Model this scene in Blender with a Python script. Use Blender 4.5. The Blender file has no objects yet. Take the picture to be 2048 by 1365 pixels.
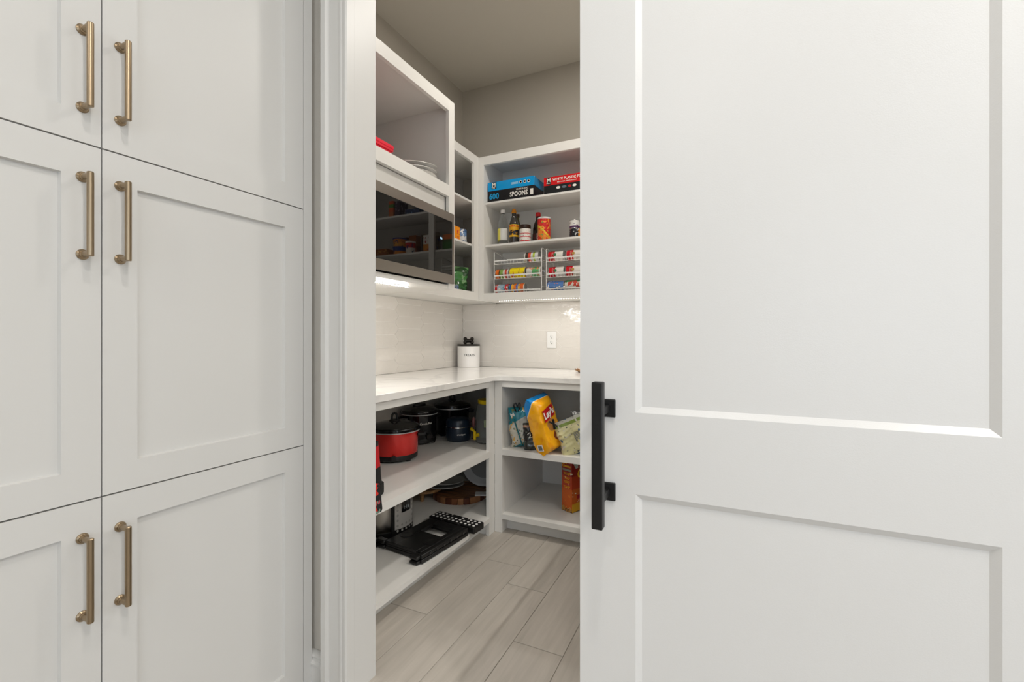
import bpy, bmesh, math, random
from mathutils import Vector, Matrix, Euler, noise as mnoise
R = math.radians
C = bpy.context.scene.collection
random.seed(7)

# ------------------------------------------------------------------ camera
cd = bpy.data.cameras.new('camera'); cam = bpy.data.objects.new('camera', cd); C.objects.link(cam)
cd.sensor_width = 36; cd.lens = 16; cd.clip_start = .02
cd.shift_y = -7.5/2048
cam.location = (0, 0, 1.14); cam.rotation_euler = (R(90), 0, R(25.33))
bpy.context.scene.camera = cam
# ------------------------------------------------------------------ world, exposure
W = bpy.data.worlds.new('world'); bpy.context.scene.world = W; W.use_nodes = True
bg = W.node_tree.nodes['Background']; bg.inputs[0].default_value = (.78, .88, 1, 1); bg.inputs[1].default_value = 3.0
vs = bpy.context.scene.view_settings
vs.view_transform = 'Standard'; vs.look = 'None'; vs.gamma = 1; vs.use_curve_mapping = False; vs.exposure = 0.0
# ------------------------------------------------------------------ main lights
def area(name, loc, size, power, color, shape='DISK', size_y=None, rot=(0,0,0), spread=None):
    l = bpy.data.lights.new(name, 'AREA'); l.shape = shape; l.size = size
    if size_y: l.size_y = size_y
    l.energy = power; l.color = color
    if spread: l.spread = R(spread)
    o = bpy.data.objects.new(name, l); C.objects.link(o); o.location = loc; o.rotation_euler = rot
    return o
WARM = (1, .95, .885)
KITCHEN_CANS = [(.02, .22), (-.35, -1.9), (1.25, -.12), (1.7, -1.9), (3.1, -.9)]  # third can is unseen, added to brighten the sliding door towards its right
for i, (x, y) in enumerate(KITCHEN_CANS):
    area('can_lamp', (x, y, 3.035), .08 if i == 0 else .13, (9.5, 12, 24, 13, 20)[i], WARM)
PANTRY_CANS = [(-.84, 2.03), (-.04, 2.03)]
area('pantry_can_lamp', (-.84, 2.03, 3.035), .12, 7.5, WARM)
area('pantry_can_lamp', (-.04, 2.03, 3.035), .12, 11, WARM)
LED = (1, .985, .94)
area('led_lamp_back', (-.55, 2.770, 1.381), 1.75, 3.5, LED, 'RECTANGLE', .008)
area('led_lamp_right', (.262, 1.9, 1.381), 1.2, 10, LED, 'RECTANGLE', .008, (0,0,R(90)))

# ------------------------------------------------------------------ materials
MATS = {}
def M(name, col, rough=.5, metal=0, bump=0, bscale=200, var=.03, vscale=8, trans=0, ior=1.45, coat=0, emit=None, alpha=1, stretch=None, aniso=0):
    if name in MATS: return MATS[name]
    m = bpy.data.materials.new(name); m.use_nodes = True; nt = m.node_tree; N = nt.nodes; L = nt.links
    b = N['Principled BSDF']; b.inputs['Roughness'].default_value = rough; b.inputs['Metallic'].default_value = metal
    b.inputs['IOR'].default_value = ior; b.inputs['Coat Weight'].default_value = coat
    b.inputs['Transmission Weight'].default_value = trans; b.inputs['Alpha'].default_value = alpha
    b.inputs['Anisotropic'].default_value = aniso
    tc = N.new('ShaderNodeTexCoord'); src = tc.outputs['Object']
    if stretch:
        mp = N.new('ShaderNodeMapping'); mp.inputs['Scale'].default_value = stretch; L.new(src, mp.inputs[0]); src = mp.outputs[0]
    nz = N.new('ShaderNodeTexNoise'); nz.inputs['Scale'].default_value = vscale; nz.inputs['Detail'].default_value = 3
    L.new(src, nz.inputs['Vector'])
    mx = N.new('ShaderNodeMix'); mx.data_type = 'RGBA'
    c = Vector(col[:3])
    mx.inputs[6].default_value = (*(c*(1-var)), 1); mx.inputs[7].default_value = (*[min(1, v*(1+var)) for v in c], 1)
    L.new(nz.outputs['Fac'], mx.inputs[0]); L.new(mx.outputs[2], b.inputs['Base Color'])
    if bump:
        n2 = N.new('ShaderNodeTexNoise'); n2.inputs['Scale'].default_value = bscale; L.new(src, n2.inputs['Vector'])
        bp = N.new('ShaderNodeBump'); bp.inputs['Strength'].default_value = bump; bp.inputs['Distance'].default_value = .002
        L.new(n2.outputs['Fac'], bp.inputs['Height']); L.new(bp.outputs[0], b.inputs['Normal'])
    if emit:
        b.inputs['Emission Color'].default_value = (*col[:3], 1); b.inputs['Emission Strength'].default_value = emit
    MATS[name] = m
    return m
def s2l(r, g, b):
    f = lambda v: (v/255/12.92) if v/255 <= .04045 else ((v/255+.055)/1.055)**2.4
    return (f(r), f(g), f(b))
def printed(name, axis, stops, lo, hi, blobs=(), rough=.35, tilt=0, coat=0, metal=0):
    """printed packaging: hard-edged bands along a local axis, with patches of further inks"""
    m = bpy.data.materials.new(name); m.use_nodes = True; nt = m.node_tree; N = nt.nodes; L = nt.links
    b = N['Principled BSDF']; b.inputs['Roughness'].default_value = rough; b.inputs['Coat Weight'].default_value = coat; b.inputs['Metallic'].default_value = metal
    tc = N.new('ShaderNodeTexCoord'); sp = N.new('ShaderNodeSeparateXYZ'); L.new(tc.outputs['Object'], sp.inputs[0])
    mr = N.new('ShaderNodeMapRange'); mr.inputs['From Min'].default_value = lo; mr.inputs['From Max'].default_value = hi
    s = sp.outputs['XYZ'.index(axis)]
    if tilt:
        ad = N.new('ShaderNodeMath'); ad.operation = 'MULTIPLY_ADD'; ad.inputs[1].default_value = tilt
        L.new(sp.outputs[0 if axis != 'X' else 2], ad.inputs[0]); L.new(s, ad.inputs[2]); s = ad.outputs[0]
    L.new(s, mr.inputs[0])
    cr = N.new('ShaderNodeValToRGB'); cr.color_ramp.interpolation = 'CONSTANT'; L.new(mr.outputs[0], cr.inputs[0])
    el = cr.color_ramp.elements
    el[0].position = 0; el[0].color = (*s2l(*stops[0][1]), 1); el.remove(el[1])
    for p, c in stops[1:]:
        e = el.new(p); e.color = (*s2l(*c), 1)
    cur = cr.outputs[0]
    for k, (c, sc, thr) in enumerate(blobs):
        n = N.new('ShaderNodeTexNoise'); n.inputs['Scale'].default_value = sc; n.inputs['Detail'].default_value = 1
        mp = N.new('ShaderNodeMapping'); mp.inputs['Location'].default_value = (3.1*k+1, 1.7*k, 5.3*k); L.new(tc.outputs['Object'], mp.inputs[0]); L.new(mp.outputs[0], n.inputs['Vector'])
        g = N.new('ShaderNodeMath'); g.operation = 'GREATER_THAN'; g.inputs[1].default_value = thr; L.new(n.outputs['Fac'], g.inputs[0])
        mx = N.new('ShaderNodeMix'); mx.data_type = 'RGBA'; mx.inputs[7].default_value = (*s2l(*c), 1)
        L.new(g.outputs[0], mx.inputs[0]); L.new(cur, mx.inputs[6]); cur = mx.outputs[2]
    L.new(cur, b.inputs['Base Color'])
    return m
PAINT = M('cabinet_paint', (.66, .652, .63), .42, bump=.02, bscale=300, var=.008, vscale=3)
SHELFP = M('shelf_paint', (.77, .755, .72), .38, bump=.02, bscale=300, var=.01, vscale=3)
TRIM = M('trim_paint', (.66, .65, .625), .38, bump=.02, bscale=300, var=.008, vscale=3)
DOORP = M('door_paint', (.78, .775, .76), .33, bump=.06, bscale=420, var=.006, vscale=3)
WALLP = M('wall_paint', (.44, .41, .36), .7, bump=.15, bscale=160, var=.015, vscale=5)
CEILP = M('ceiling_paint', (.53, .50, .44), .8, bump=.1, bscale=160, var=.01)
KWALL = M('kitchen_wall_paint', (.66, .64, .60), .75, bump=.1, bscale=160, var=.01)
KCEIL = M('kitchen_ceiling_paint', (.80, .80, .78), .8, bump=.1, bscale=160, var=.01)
TILE = M('glazed_tile', (.69, .655, .61), .045, bump=.8, bscale=24, var=.03, vscale=7, coat=.1)
GROUT = M('grout', (.86, .84, .80), .8, bump=.2, bscale=300, var=.03)
FGROUT = M('floor_grout', (.40, .365, .32), .85, bump=.2, bscale=300, var=.05)
BRASS = M('brushed_bronze', (.36, .275, .18), .30, 1, var=.05, vscale=30, stretch=(8, 8, .4), aniso=.4)
IRON = M('matte_black_metal', (.012, .012, .012), .42, .2, bump=.15, bscale=500, var=.2, vscale=60)
STEEL = M('stainless_steel', (.50, .47, .43), .28, 1, bump=.03, bscale=60, var=.05, vscale=20, stretch=(1, .5, 30), aniso=.5)
BLKGLASS = M('black_glass', (.004, .004, .004), .02, bump=.05, bscale=3.5, var=.05, ior=1.6)
BLKPL = M('black_plastic', (.008, .008, .008), .35, bump=.1, bscale=400, var=.1, vscale=50)
BLKGLOSS = M('black_gloss', (.006, .006, .007), .12, var=.1, vscale=50)
DARK = M('dark_gap', (.02, .018, .015), .9, var=.1)
WHITEPL = M('white_plastic', (.78, .77, .75), .35, var=.01)
WHITEWIRE = M('white_wire', (.82, .81, .78), .4, var=.01)
CHROME = M('chrome', (.7, .7, .7), .12, 1, var=.02)
GLASSM = M('clear_plastic', (.93, .95, .95), .05, trans=1, ior=1.3, var=.0)
INKW = M('white_ink', s2l(235, 232, 225), .5, var=.01)
INKK = M('black_ink', s2l(28, 26, 24), .5, var=.01)
INKG = M('grey_ink', s2l(110, 110, 108), .5, var=.01)
INKB = M('blue_ink', s2l(20, 150, 205), .5, var=.01)
INKY = M('yellow_ink', s2l(250, 190, 40), .5, var=.01)
INKR = M('red_ink', s2l(190, 25, 30), .5, var=.01)
YEL = M('yellow_plastic', s2l(225, 190, 20), .35, var=.02)
LEDM = M('led_diode', (1, .985, .94), .5, emit=2000, var=0)
LEDW = M('led_diode_dim', (1, .985, .94), .5, emit=10, var=0)
LAMPM = M('lamp_diffuser', (1, .95, .88), .5, emit=12, var=0)

def marble():
    m = bpy.data.materials.new('quartz_counter'); m.use_nodes = True; N = m.node_tree.nodes; L = m.node_tree.links
    b = N['Principled BSDF']; b.inputs['Roughness'].default_value = .12
    tc = N.new('ShaderNodeTexCoord'); n = N.new('ShaderNodeTexNoise'); n.inputs['Scale'].default_value = 1.6; n.inputs['Detail'].default_value = 6; n.inputs['Distortion'].default_value = 1.2
    L.new(tc.outputs['Object'], n.inputs['Vector'])
    cr = N.new('ShaderNodeValToRGB'); e = cr.color_ramp.elements
    e[0].position = .455; e[0].color = (.80, .78, .75, 1); e[1].position = .53; e[1].color = (.80, .78, .75, 1)
    k = cr.color_ramp.elements.new(.492); k.color = (.71, .695, .67, 1)
    L.new(n.outputs['Fac'], cr.inputs[0]); L.new(cr.outputs[0], b.inputs['Base Color'])
    return m
MARBLE = marble()
def plankmat():
    m = bpy.data.materials.new('wood_look_tile'); m.use_nodes = True; N = m.node_tree.nodes; L = m.node_tree.links
    b = N['Principled BSDF']; b.inputs['Roughness'].default_value = .45
    tc = N.new('ShaderNodeTexCoord'); oi = N.new('ShaderNodeObjectInfo'); ad = N.new('ShaderNodeVectorMath'); ad.operation = 'ADD'
    sc = N.new('ShaderNodeVectorMath'); sc.operation = 'SCALE'; sc.inputs['Scale'].default_value = 37
    L.new(oi.outputs['Random'], sc.inputs[0]); L.new(tc.outputs['Object'], ad.inputs[0]); L.new(sc.outputs[0], ad.inputs[1])
    mp = N.new('ShaderNodeMapping'); mp.inputs['Scale'].default_value = (22, 1.5, 1); L.new(ad.outputs[0], mp.inputs[0])
    n = N.new('ShaderNodeTexNoise'); n.inputs['Scale'].default_value = 2.2; n.inputs['Detail'].default_value = 7; n.inputs['Distortion'].default_value = .6; L.new(mp.outputs[0], n.inputs['Vector'])
    mp2 = N.new('ShaderNodeMapping'); mp2.inputs['Scale'].default_value = (5, 1.2, 1); L.new(ad.outputs[0], mp2.inputs[0])
    n2 = N.new('ShaderNodeTexNoise'); n2.inputs['Scale'].default_value = 2; n2.inputs['Detail'].default_value = 4; L.new(mp2.outputs[0], n2.inputs['Vector'])
    av = N.new('ShaderNodeMath'); av.operation = 'ADD'; L.new(n.outputs['Fac'], av.inputs[0]); L.new(n2.outputs['Fac'], av.inputs[1])
    hf = N.new('ShaderNodeMath'); hf.operation = 'MULTIPLY'; hf.inputs[1].default_value = .5; L.new(av.outputs[0], hf.inputs[0])
    cr = N.new('ShaderNodeValToRGB'); e = cr.color_ramp.elements
    e[0].position = .33; e[0].color = (.39, .355, .31, 1); e[1].position = .68; e[1].color = (.515, .47, .415, 1)
    L.new(hf.outputs[0], cr.inputs[0]); L.new(cr.outputs[0], b.inputs['Base Color'])
    bp = N.new('ShaderNodeBump'); bp.inputs['Strength'].default_value = .12; bp.inputs['Distance'].default_value = .002; L.new(n.outputs['Fac'], bp.inputs['Height']); L.new(bp.outputs[0], b.inputs['Normal'])
    return m
PLANK = plankmat()
def woodmat(name, c1, c2, stretch=(3, 30, 30)):
    m = bpy.data.materials.new(name); m.use_nodes = True; N = m.node_tree.nodes; L = m.node_tree.links
    b = N['Principled BSDF']; b.inputs['Roughness'].default_value = .45
    tc = N.new('ShaderNodeTexCoord'); mp = N.new('ShaderNodeMapping'); mp.inputs['Scale'].default_value = stretch; L.new(tc.outputs['Object'], mp.inputs[0])
    n = N.new('ShaderNodeTexNoise'); n.inputs['Scale'].default_value = 2; n.inputs['Detail'].default_value = 5; L.new(mp.outputs[0], n.inputs['Vector'])
    cr = N.new('ShaderNodeValToRGB'); e = cr.color_ramp.elements; e[0].position = .35; e[0].color = (*c1, 1); e[1].position = .65; e[1].color = (*c2, 1)
    L.new(n.outputs['Fac'], cr.inputs[0]); L.new(cr.outputs[0], b.inputs['Base Color'])
    return m
ACACIA = woodmat('acacia_wood', (.10, .035, .012), (.36, .16, .06))
PINE = woodmat('honey_wood', (.28, .14, .05), (.5, .28, .12))

# ------------------------------------------------------------------ mesh helpers
def NB(): return bmesh.new()
def box(bm, x0, x1, y0, y1, z0, z1, mtx=None):
    x0, x1 = min(x0, x1), max(x0, x1); y0, y1 = min(y0, y1), max(y0, y1); z0, z1 = min(z0, z1), max(z0, z1)
    v = [bm.verts.new((x, y, z)) for x in (x0, x1) for y in (y0, y1) for z in (z0, z1)]
    if mtx is not None:
        for q in v: q.co = mtx @ q.co
    for f in ((0,1,3,2),(4,6,7,5),(0,4,5,1),(2,3,7,6),(0,2,6,4),(1,5,7,3)):
        bm.faces.new([v[i] for i in f])
    return bm
def tube(bm, p0, p1, r, n=12, r2=None, cap=True):
    p0 = Vector(p0); p1 = Vector(p1); d = (p1-p0).normalized(); a = d.orthogonal().normalized(); b = d.cross(a)
    r2 = r if r2 is None else r2
    A = [bm.verts.new(p0 + r*(a*math.cos(2*math.pi*i/n)+b*math.sin(2*math.pi*i/n))) for i in range(n)]
    B = [bm.verts.new(p1 + r2*(a*math.cos(2*math.pi*i/n)+b*math.sin(2*math.pi*i/n))) for i in range(n)]
    for i in range(n): bm.faces.new((A[i], A[(i+1)%n], B[(i+1)%n], B[i]))
    if cap: bm.faces.new(A[::-1]); bm.faces.new(B)
    return bm
def path(bm, pts, r, n=8):
    for a, b in zip(pts, pts[1:]): tube(bm, a, b, r, n)
    return bm
def lathe(bm, prof, n=40, sx=1, sy=1, c=(0,0,0), sup=2.0):
    rings = []
    for r, z in prof:
        ring = []
        for i in range(n):
            t = 2*math.pi*i/n; ct, st = math.cos(t), math.sin(t)
            k = 1 if sup == 2 else (abs(ct)**sup+abs(st)**sup)**(-1/sup)
            ring.append(bm.verts.new((c[0]+r*sx*ct*k, c[1]+r*sy*st*k, c[2]+z)))
        rings.append(ring)
    for a, b in zip(rings, rings[1:]):
        for i in range(n): bm.faces.new((a[i], a[(i+1)%n], b[(i+1)%n], b[i]))
    if prof[0][0] > 1e-6: bm.faces.new(rings[0][::-1])
    if prof[-1][0] > 1e-6: bm.faces.new(rings[-1])
    bmesh.ops.remove_doubles(bm, verts=bm.verts, dist=1e-6)
    return bm
def prism(bm, poly, h0, h1, axis='Z'):
    def P(a, b, h): return {'Z': (a, b, h), 'Y': (a, h, b), 'X': (h, a, b)}[axis]
    A = [bm.verts.new(P(a, b, h0)) for a, b in poly]; B = [bm.verts.new(P(a, b, h1)) for a, b in poly]
    n = len(poly)
    for i in range(n): bm.faces.new((A[i], A[(i+1)%n], B[(i+1)%n], B[i]))
    bm.faces.new(A[::-1]); bm.faces.new(B)
    return bm
def link(name, me, mat, parent=None):
    o = bpy.data.objects.new(name, me); C.objects.link(o)
    if mat and not me.materials: me.materials.append(mat)
    if parent: o.parent = parent
    return o
def obj(name, bm, mat, parent=None, bevel=0, smooth=True, off=None, seg=2, label=None):
    if off is not None:
        for v in bm.verts: v.co -= Vector(off)
    bmesh.ops.recalc_face_normals(bm, faces=bm.faces)
    me = bpy.data.meshes.new(name); bm.to_mesh(me); bm.free()
    if smooth:
        for p in me.polygons: p.use_smooth = True
        me.set_sharp_from_angle(angle=R(35))
    o = link(name, me, mat, parent)
    if bevel:
        md = o.modifiers.new('bevel', 'BEVEL'); md.width = bevel; md.segments = seg; md.limit_method = 'ANGLE'; md.angle_limit = R(40)
    if label: o['label'] = label
    return o
def tag(o, label, cat, group=None):
    o['label'] = label; o['category'] = cat
    if group: o['group'] = group
    return o
def thing(name, label, cat, loc=(0,0,0), rot=0, group=None):
    o = bpy.data.objects.new(name, None); C.objects.link(o); o.empty_display_size = .05
    o.location = loc; o.rotation_euler = rot if isinstance(rot, (tuple, Euler)) else (0, 0, rot)
    return tag(o, label, cat, group)
def struct(o): o['kind'] = 'structure'; return o
def text(name, s, size, mat, parent, org, xd, yd, off=.0006, align='LEFT', bold=0, ext=.0002, wrap=None, sx=1):
    """flat lettering; org/xd/yd in the parent's frame.  wrap=(radius) bends it round the local Z axis"""
    cu = bpy.data.curves.new(name, 'FONT'); cu.body = s; cu.size = size; cu.extrude = ext; cu.align_x = align; cu.offset = bold
    cu.resolution_u = 2
    t = bpy.data.objects.new('t', cu); C.objects.link(t)
    dg = bpy.context.evaluated_depsgraph_get(); me = bpy.data.meshes.new_from_object(t.evaluated_get(dg))
    bpy.data.objects.remove(t); bpy.data.curves.remove(cu)
    xd = Vector(xd).normalized(); yd = Vector(yd).normalized(); zd = xd.cross(yd); org = Vector(org)
    for v in me.vertices:
        x, y, z = v.co; x *= sx
        if wrap:
            r, ang = wrap
            a = ang + x/r
            v.co = Vector(((r+off+z)*math.cos(a), (r+off+z)*math.sin(a), org.z+y))
        else: v.co = org + xd*x + yd*y + zd*(z+off)
    me.materials.clear(); me.materials.append(mat)
    return link(name, me, mat, parent)

# ================================================================== ROOM
WX, WY = -1.865, 3.04          # pantry wall planes
CZ = 3.05
CT = .918                      # counter top
# floor
floor = struct(obj('floor', box(NB(), -1.9, 3.9, -4.1, 3.1, -.06, -.0035), FGROUT))
colx = [-.53 + .1955*i for i in range(-7, 9)]
joints = {-4: [1.541-1.2, 1.541], -3: [2.058-1.2, 2.058], -2: [1.895-1.2, 1.895], -1: [1.546-1.2, 1.546], 0: [1.20, 2.40], 1: [.85, 2.05], 2: [1.5, 2.7]}
planks = {}
for ci, i in enumerate(range(-7, 8)):
    x0 = -.53 + .1955*i; x1 = x0 + .1955
    js = joints.get(i, [random.uniform(0, 1.2)+.0])
    j = js[0]
    while j > -.6: j -= 1.2
    ys = []
    while j < WY: ys.append((j, j+1.2)); j += 1.2
    for a, b in ys:
        a2 = max(a, -.7); b2 = min(b, WY-.001)
        if b2-a2 < .03: continue
        key = round(b2-a2, 3)
        if key not in planks:
            bm = NB(); box(bm, .0013, .1942, .0013, b2-a2-.0013, -.0035, 0)
            bmesh.ops.bevel(bm, geom=[e for e in bm.edges if e.verts[0].co.z > -.001 and e.verts[1].co.z > -.001], offset=.0009, segments=1, affect='EDGES')
            bmesh.ops.recalc_face_normals(bm, faces=bm.faces)
            me = bpy.data.meshes.new('plank'); bm.to_mesh(me); bm.free(); me.materials.append(PLANK); planks[key] = me
        o = link('plank', planks[key], PLANK, floor); o.location = (x0, a2, 0)
# walls
TH = .12
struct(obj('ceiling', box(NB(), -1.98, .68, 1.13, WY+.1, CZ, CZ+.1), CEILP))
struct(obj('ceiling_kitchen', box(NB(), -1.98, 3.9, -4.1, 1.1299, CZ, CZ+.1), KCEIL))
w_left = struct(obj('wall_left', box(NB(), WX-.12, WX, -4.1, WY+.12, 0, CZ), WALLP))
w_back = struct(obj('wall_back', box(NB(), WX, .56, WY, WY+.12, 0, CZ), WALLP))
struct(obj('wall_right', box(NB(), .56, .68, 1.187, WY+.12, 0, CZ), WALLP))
bm = NB(); box(bm, WX, -1.085, 1.094, 1.187, 0, CZ); box(bm, -1.085, -.247, 1.094, 1.187, 2.453, CZ); box(bm, -.247, 3.78, 1.094, 1.187, 0, CZ)
struct(obj('wall_front', bm, M('greige_wall_paint', (.63, .60, .545), .7, bump=.15, bscale=160, var=.012, vscale=5)))
# far kitchen walls with windows
def wall_with_windows(name, axis, pos, a0, a1, wins, mat):
    bm = NB(); xs = a0
    def B(p, q, z0, z1):
        if axis == 'X': box(bm, pos, pos+.12, p, q, z0, z1)
        else: box(bm, p, q, pos-.12, pos, z0, z1)
    for (p, q, z0, z1) in wins:
        B(xs, p, 0, CZ); B(p, q, 0, z0); B(p, q, z1, CZ); xs = q
    B(xs, a1, 0, CZ)
    struct(obj(name, bm, mat))
WIN_R = [(-2.6, -.35, .55, 2.6)]; WIN_B = [(.4, 2.9, .3, 2.55)]
wall_with_windows('wall_kitchen_right', 'X', 3.66, -4.1, 1.08, WIN_R, KWALL)
wall_with_windows('wall_kitchen_rear', 'Y', -3.98, WX, 3.66, WIN_B, KWALL)
def window(n, axis, pos, p, q, z0, z1):
    bm = NB()
    def B(a, b, c, d, t=.05):
        if axis == 'X': box(bm, pos+.03, pos+.03+t, a, b, c, d)
        else: box(bm, a, b, pos-.03-t, pos-.03, c, d)
    w = .05
    B(p, q, z0, z0+w); B(p, q, z1-w, z1); B(p, p+w, z0+w, z1-w); B(q-w, q, z0+w, z1-w); m_ = (p+q)/2; B(m_-w/2, m_+w/2, z0+w, z1-w)
    struct(obj('window_%d' % n, bm, TRIM))
window(1, 'X', 3.66, *WIN_R[0]); window(2, 'Y', -3.98, *WIN_B[0])

# doorway lining and casing
bm = NB()
prism(bm, [(-1.1746, 1.0935), (-1.1746, 1.052), (-1.171, 1.049), (-1.153, 1.049), (-1.148, 1.055), (-1.146, 1.0605), (-1.101, 1.0605), (-1.099, 1.0565), (-1.0935, 1.0565), (-1.091, 1.062), (-1.0865, 1.062), (-1.0845, 1.0585), (-1.076, 1.0585), (-1.072, 1.0625), (-1.072, 1.0935)], 0, 2.44)
struct(obj('trim_1', bm, TRIM))
bm = NB(); box(bm, -1.0855, -1.072, 1.0937, 1.1895, 0, 2.453); box(bm, -1.072, -.26, 1.0805, 1.183, 2.44, 2.453); box(bm, -.26, -.2465, 1.0805, 1.183, 0, 2.453)
struct(obj('trim_2', bm, TRIM))
bm = NB(); box(bm, -1.085, -.247, 1.181, 1.1875, 2.4535, 2.56)
box(bm, -1.19, -1.0860, 1.1872, 1.197, 0, 2.56); struct(obj('trim_3', bm, TRIM, bevel=.002))
bm = NB(); box(bm, -1.1746, -.16, 1.0555, 1.0935, 2.4405, 2.54); struct(obj('trim_4', bm, TRIM, bevel=.003))
# baseboard
bm = NB(); prism(bm, [(1.0935, 0), (1.0745, 0), (1.0745, .050), (1.076, .054), (1.0755, .0565), (1.072, .059), (1.0715, .063), (1.072, .066), (1.078, .0715), (1.0795, .081), (1.077, .084), (1.077, .0875), (1.0795, .092), (1.0845, .097), (1.091, .099), (1.0935, .099)], -1.255, -1.175, 'X')
struct(obj('baseboard_front', bm, TRIM))

# sliding door
DY = 1.01; DX0, DX1 = -.3056, .529
bm = NB()
PX0, PX1 = -.1808, .4043
rails = [(.012, .15), (.798, .976), (2.30, 2.435)]
box(bm, DX0, PX0, DY, DY+.035, .012, 2.435); box(bm, PX1, DX1, DY, DY+.035, .012, 2.435)
for a, b in rails: box(bm, PX0, PX1, DY, DY+.035, a, b)
door = struct(obj('door_1', bm, DOORP))
def slopes(z0, z1):
    bm = NB(); w = .0125; d = .0085
    o = [(PX0, DY, z0), (PX1, DY, z0), (PX1, DY, z1), (PX0, DY, z1)]
    i = [(PX0+w, DY+d, z0+w), (PX1-w, DY+d, z0+w), (PX1-w, DY+d, z1-w), (PX0+w, DY+d, z1-w)]
    b = [(PX0+w, DY+.026, z0+w), (PX1-w, DY+.026, z0+w), (PX1-w, DY+.026, z1-w), (PX0+w, DY+.026, z1-w)]
    O = [bm.verts.new(v) for v in o]; I = [bm.verts.new(v) for v in i]; Bk = [bm.verts.new(v) for v in b]
    for k in range(4):
        bm.faces.new((O[k], O[(k+1)%4], I[(k+1)%4], I[k]))
    bm.faces.new(I)
    Ob = [bm.verts.new((v[0], DY+.026, v[2])) for v in o]
    bm.faces.new(Ob)
    for k in range(4): bm.faces.new((O[k], O[(k+1)%4], Ob[(k+1)%4], Ob[k]))
    for v in Bk: bm.verts.remove(v)
    return bm
for a, b in ((.15, .798), (.976, 2.30)):
    obj('panel', slopes(a, b), DOORP, door, smooth=False)
# pull handle
bx = -.2435
bm = NB(); box(bm, bx-.0115, bx+.0115, .922, .945, .742, 1.047)
h = obj('door_handle', bm, IRON, door, bevel=.0025, label='square black bar pull handle')
for z in (.9825, .7975):
    bm = NB(); box(bm, bx-.008, bx+.008, .945, 1.005, z-.008, z+.008); obj('post', bm, IRON, h, bevel=.001)
    bm = NB(); box(bm, bx-.02, bx+.02, 1.003, 1.0098, z-.02, z+.02); obj('rosette', bm, IRON, h, bevel=.002)

# ================================================================== TALL CABINET
FX = -1.24
tc_ = thing('tall_cabinet', 'tall white shaker pantry cabinet with bronze bar handles left of the doorway', 'cabinet', (-1.55, .5, 0))
OFF = (-1.55, .5, 0)
bm = NB(); box(bm, WX+.002, -1.262, -.03, 1.0932, .0, 2.72)
obj('body', bm, PAINT, tc_, off=OFF, bevel=.001)
bm = NB(); box(bm, -1.2619, -1.2415, 1.0448, 1.0780, .0, 2.72); obj('end_stile', bm, PAINT, tc_, off=OFF, bevel=.001)
def shaker(y0, y1, z0, z1, py0, py1, pz0, pz1):
    bm = NB(); t = .021
    box(bm, FX-t, FX, y0, py0, z0, z1); box(bm, FX-t, FX, py1, y1, z0, z1)
    box(bm, FX-t, FX, py0, py1, z0, pz0); box(bm, FX-t, FX, py0, py1, pz1, z1)
    bmesh.ops.remove_doubles(bm, verts=bm.verts, dist=1e-6)
    d = obj('door', bm, PAINT, tc_, off=OFF)
    bm = NB(); box(bm, FX-t+.001, FX-.0095, py0, py1, pz0, pz1)
    e = .0035                       # eased inner edge
    p = obj('panel', bm, PAINT, d, off=OFF)
    bm = NB()
    for (a0, a1, b0, b1) in ((py0, py1, pz0, pz0), (py0, py1, pz1, pz1)):
        s = 1 if b0 == pz0 else -1
        prism(bm, [(FX-.0095, b0), (FX-.0015, b0), (FX-.0095, b0+s*.0022)], a0, a1, 'Y')
    for a, s in ((py0, 1), (py1, -1)):
        A = [bm.verts.new(v) for v in ((FX-.0095, a, pz0), (FX-.0015, a, pz0), (FX-.0095, a+s*.0022, pz0))]
        B_ = [bm.verts.new(v) for v in ((FX-.0095, a, pz1), (FX-.0015, a, pz1), (FX-.0095, a+s*.0022, pz1))]
        for k in range(3): bm.faces.new((A[k], A[(k+1)%3], B_[(k+1)%3], B_[k]))
        bm.faces.new(A); bm.faces.new(B_)
    obj('moulding', bm, PAINT, d, off=OFF)
    return d
rows = [(.02, .7883, .088, .7205), (.7917, 1.5523, .857, 1.4825), (1.5557, 2.40, 1.6215, 2.332)]
cols = [(.5183, 1.0415, .584, .9745), (-.0055, .5155, .06, .4496)]
hz = [.6295, 1.3985, 1.7115]
for (z0, z1, pz0, pz1), hc in zip(rows, hz):
    for (y0, y1, py0, py1), hy in zip(cols, (.5505, .4838)):
        d = shaker(y0, y1, z0, z1, py0, py1, pz0, pz1)
        bm = NB()
        for s in (-1, 1):
            z = hc+s*.0825
            for q0, q1, r0, r1 in ((0, .0025, .0112, .0112), (.0025, .0055, .0112, .0085), (.0055, .009, .0075, .0062), (.009, .034, .0058, .0058)):
                tube(bm, (FX+q0, hy, z), (FX+q1, hy, z), r0, 24, r1)
        tube(bm, (FX+.034, hy, hc-.0885), (FX+.034, hy, hc-.087), .0050, 24, .0062); tube(bm, (FX+.034, hy, hc-.087), (FX+.034, hy, hc+.087), .0062, 24); tube(bm, (FX+.034, hy, hc+.087), (FX+.034, hy, hc+.0885), .0062, 24, .0050)
        obj('handle', bm, BRASS, d, off=OFF, label='bronze bar handle')

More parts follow.
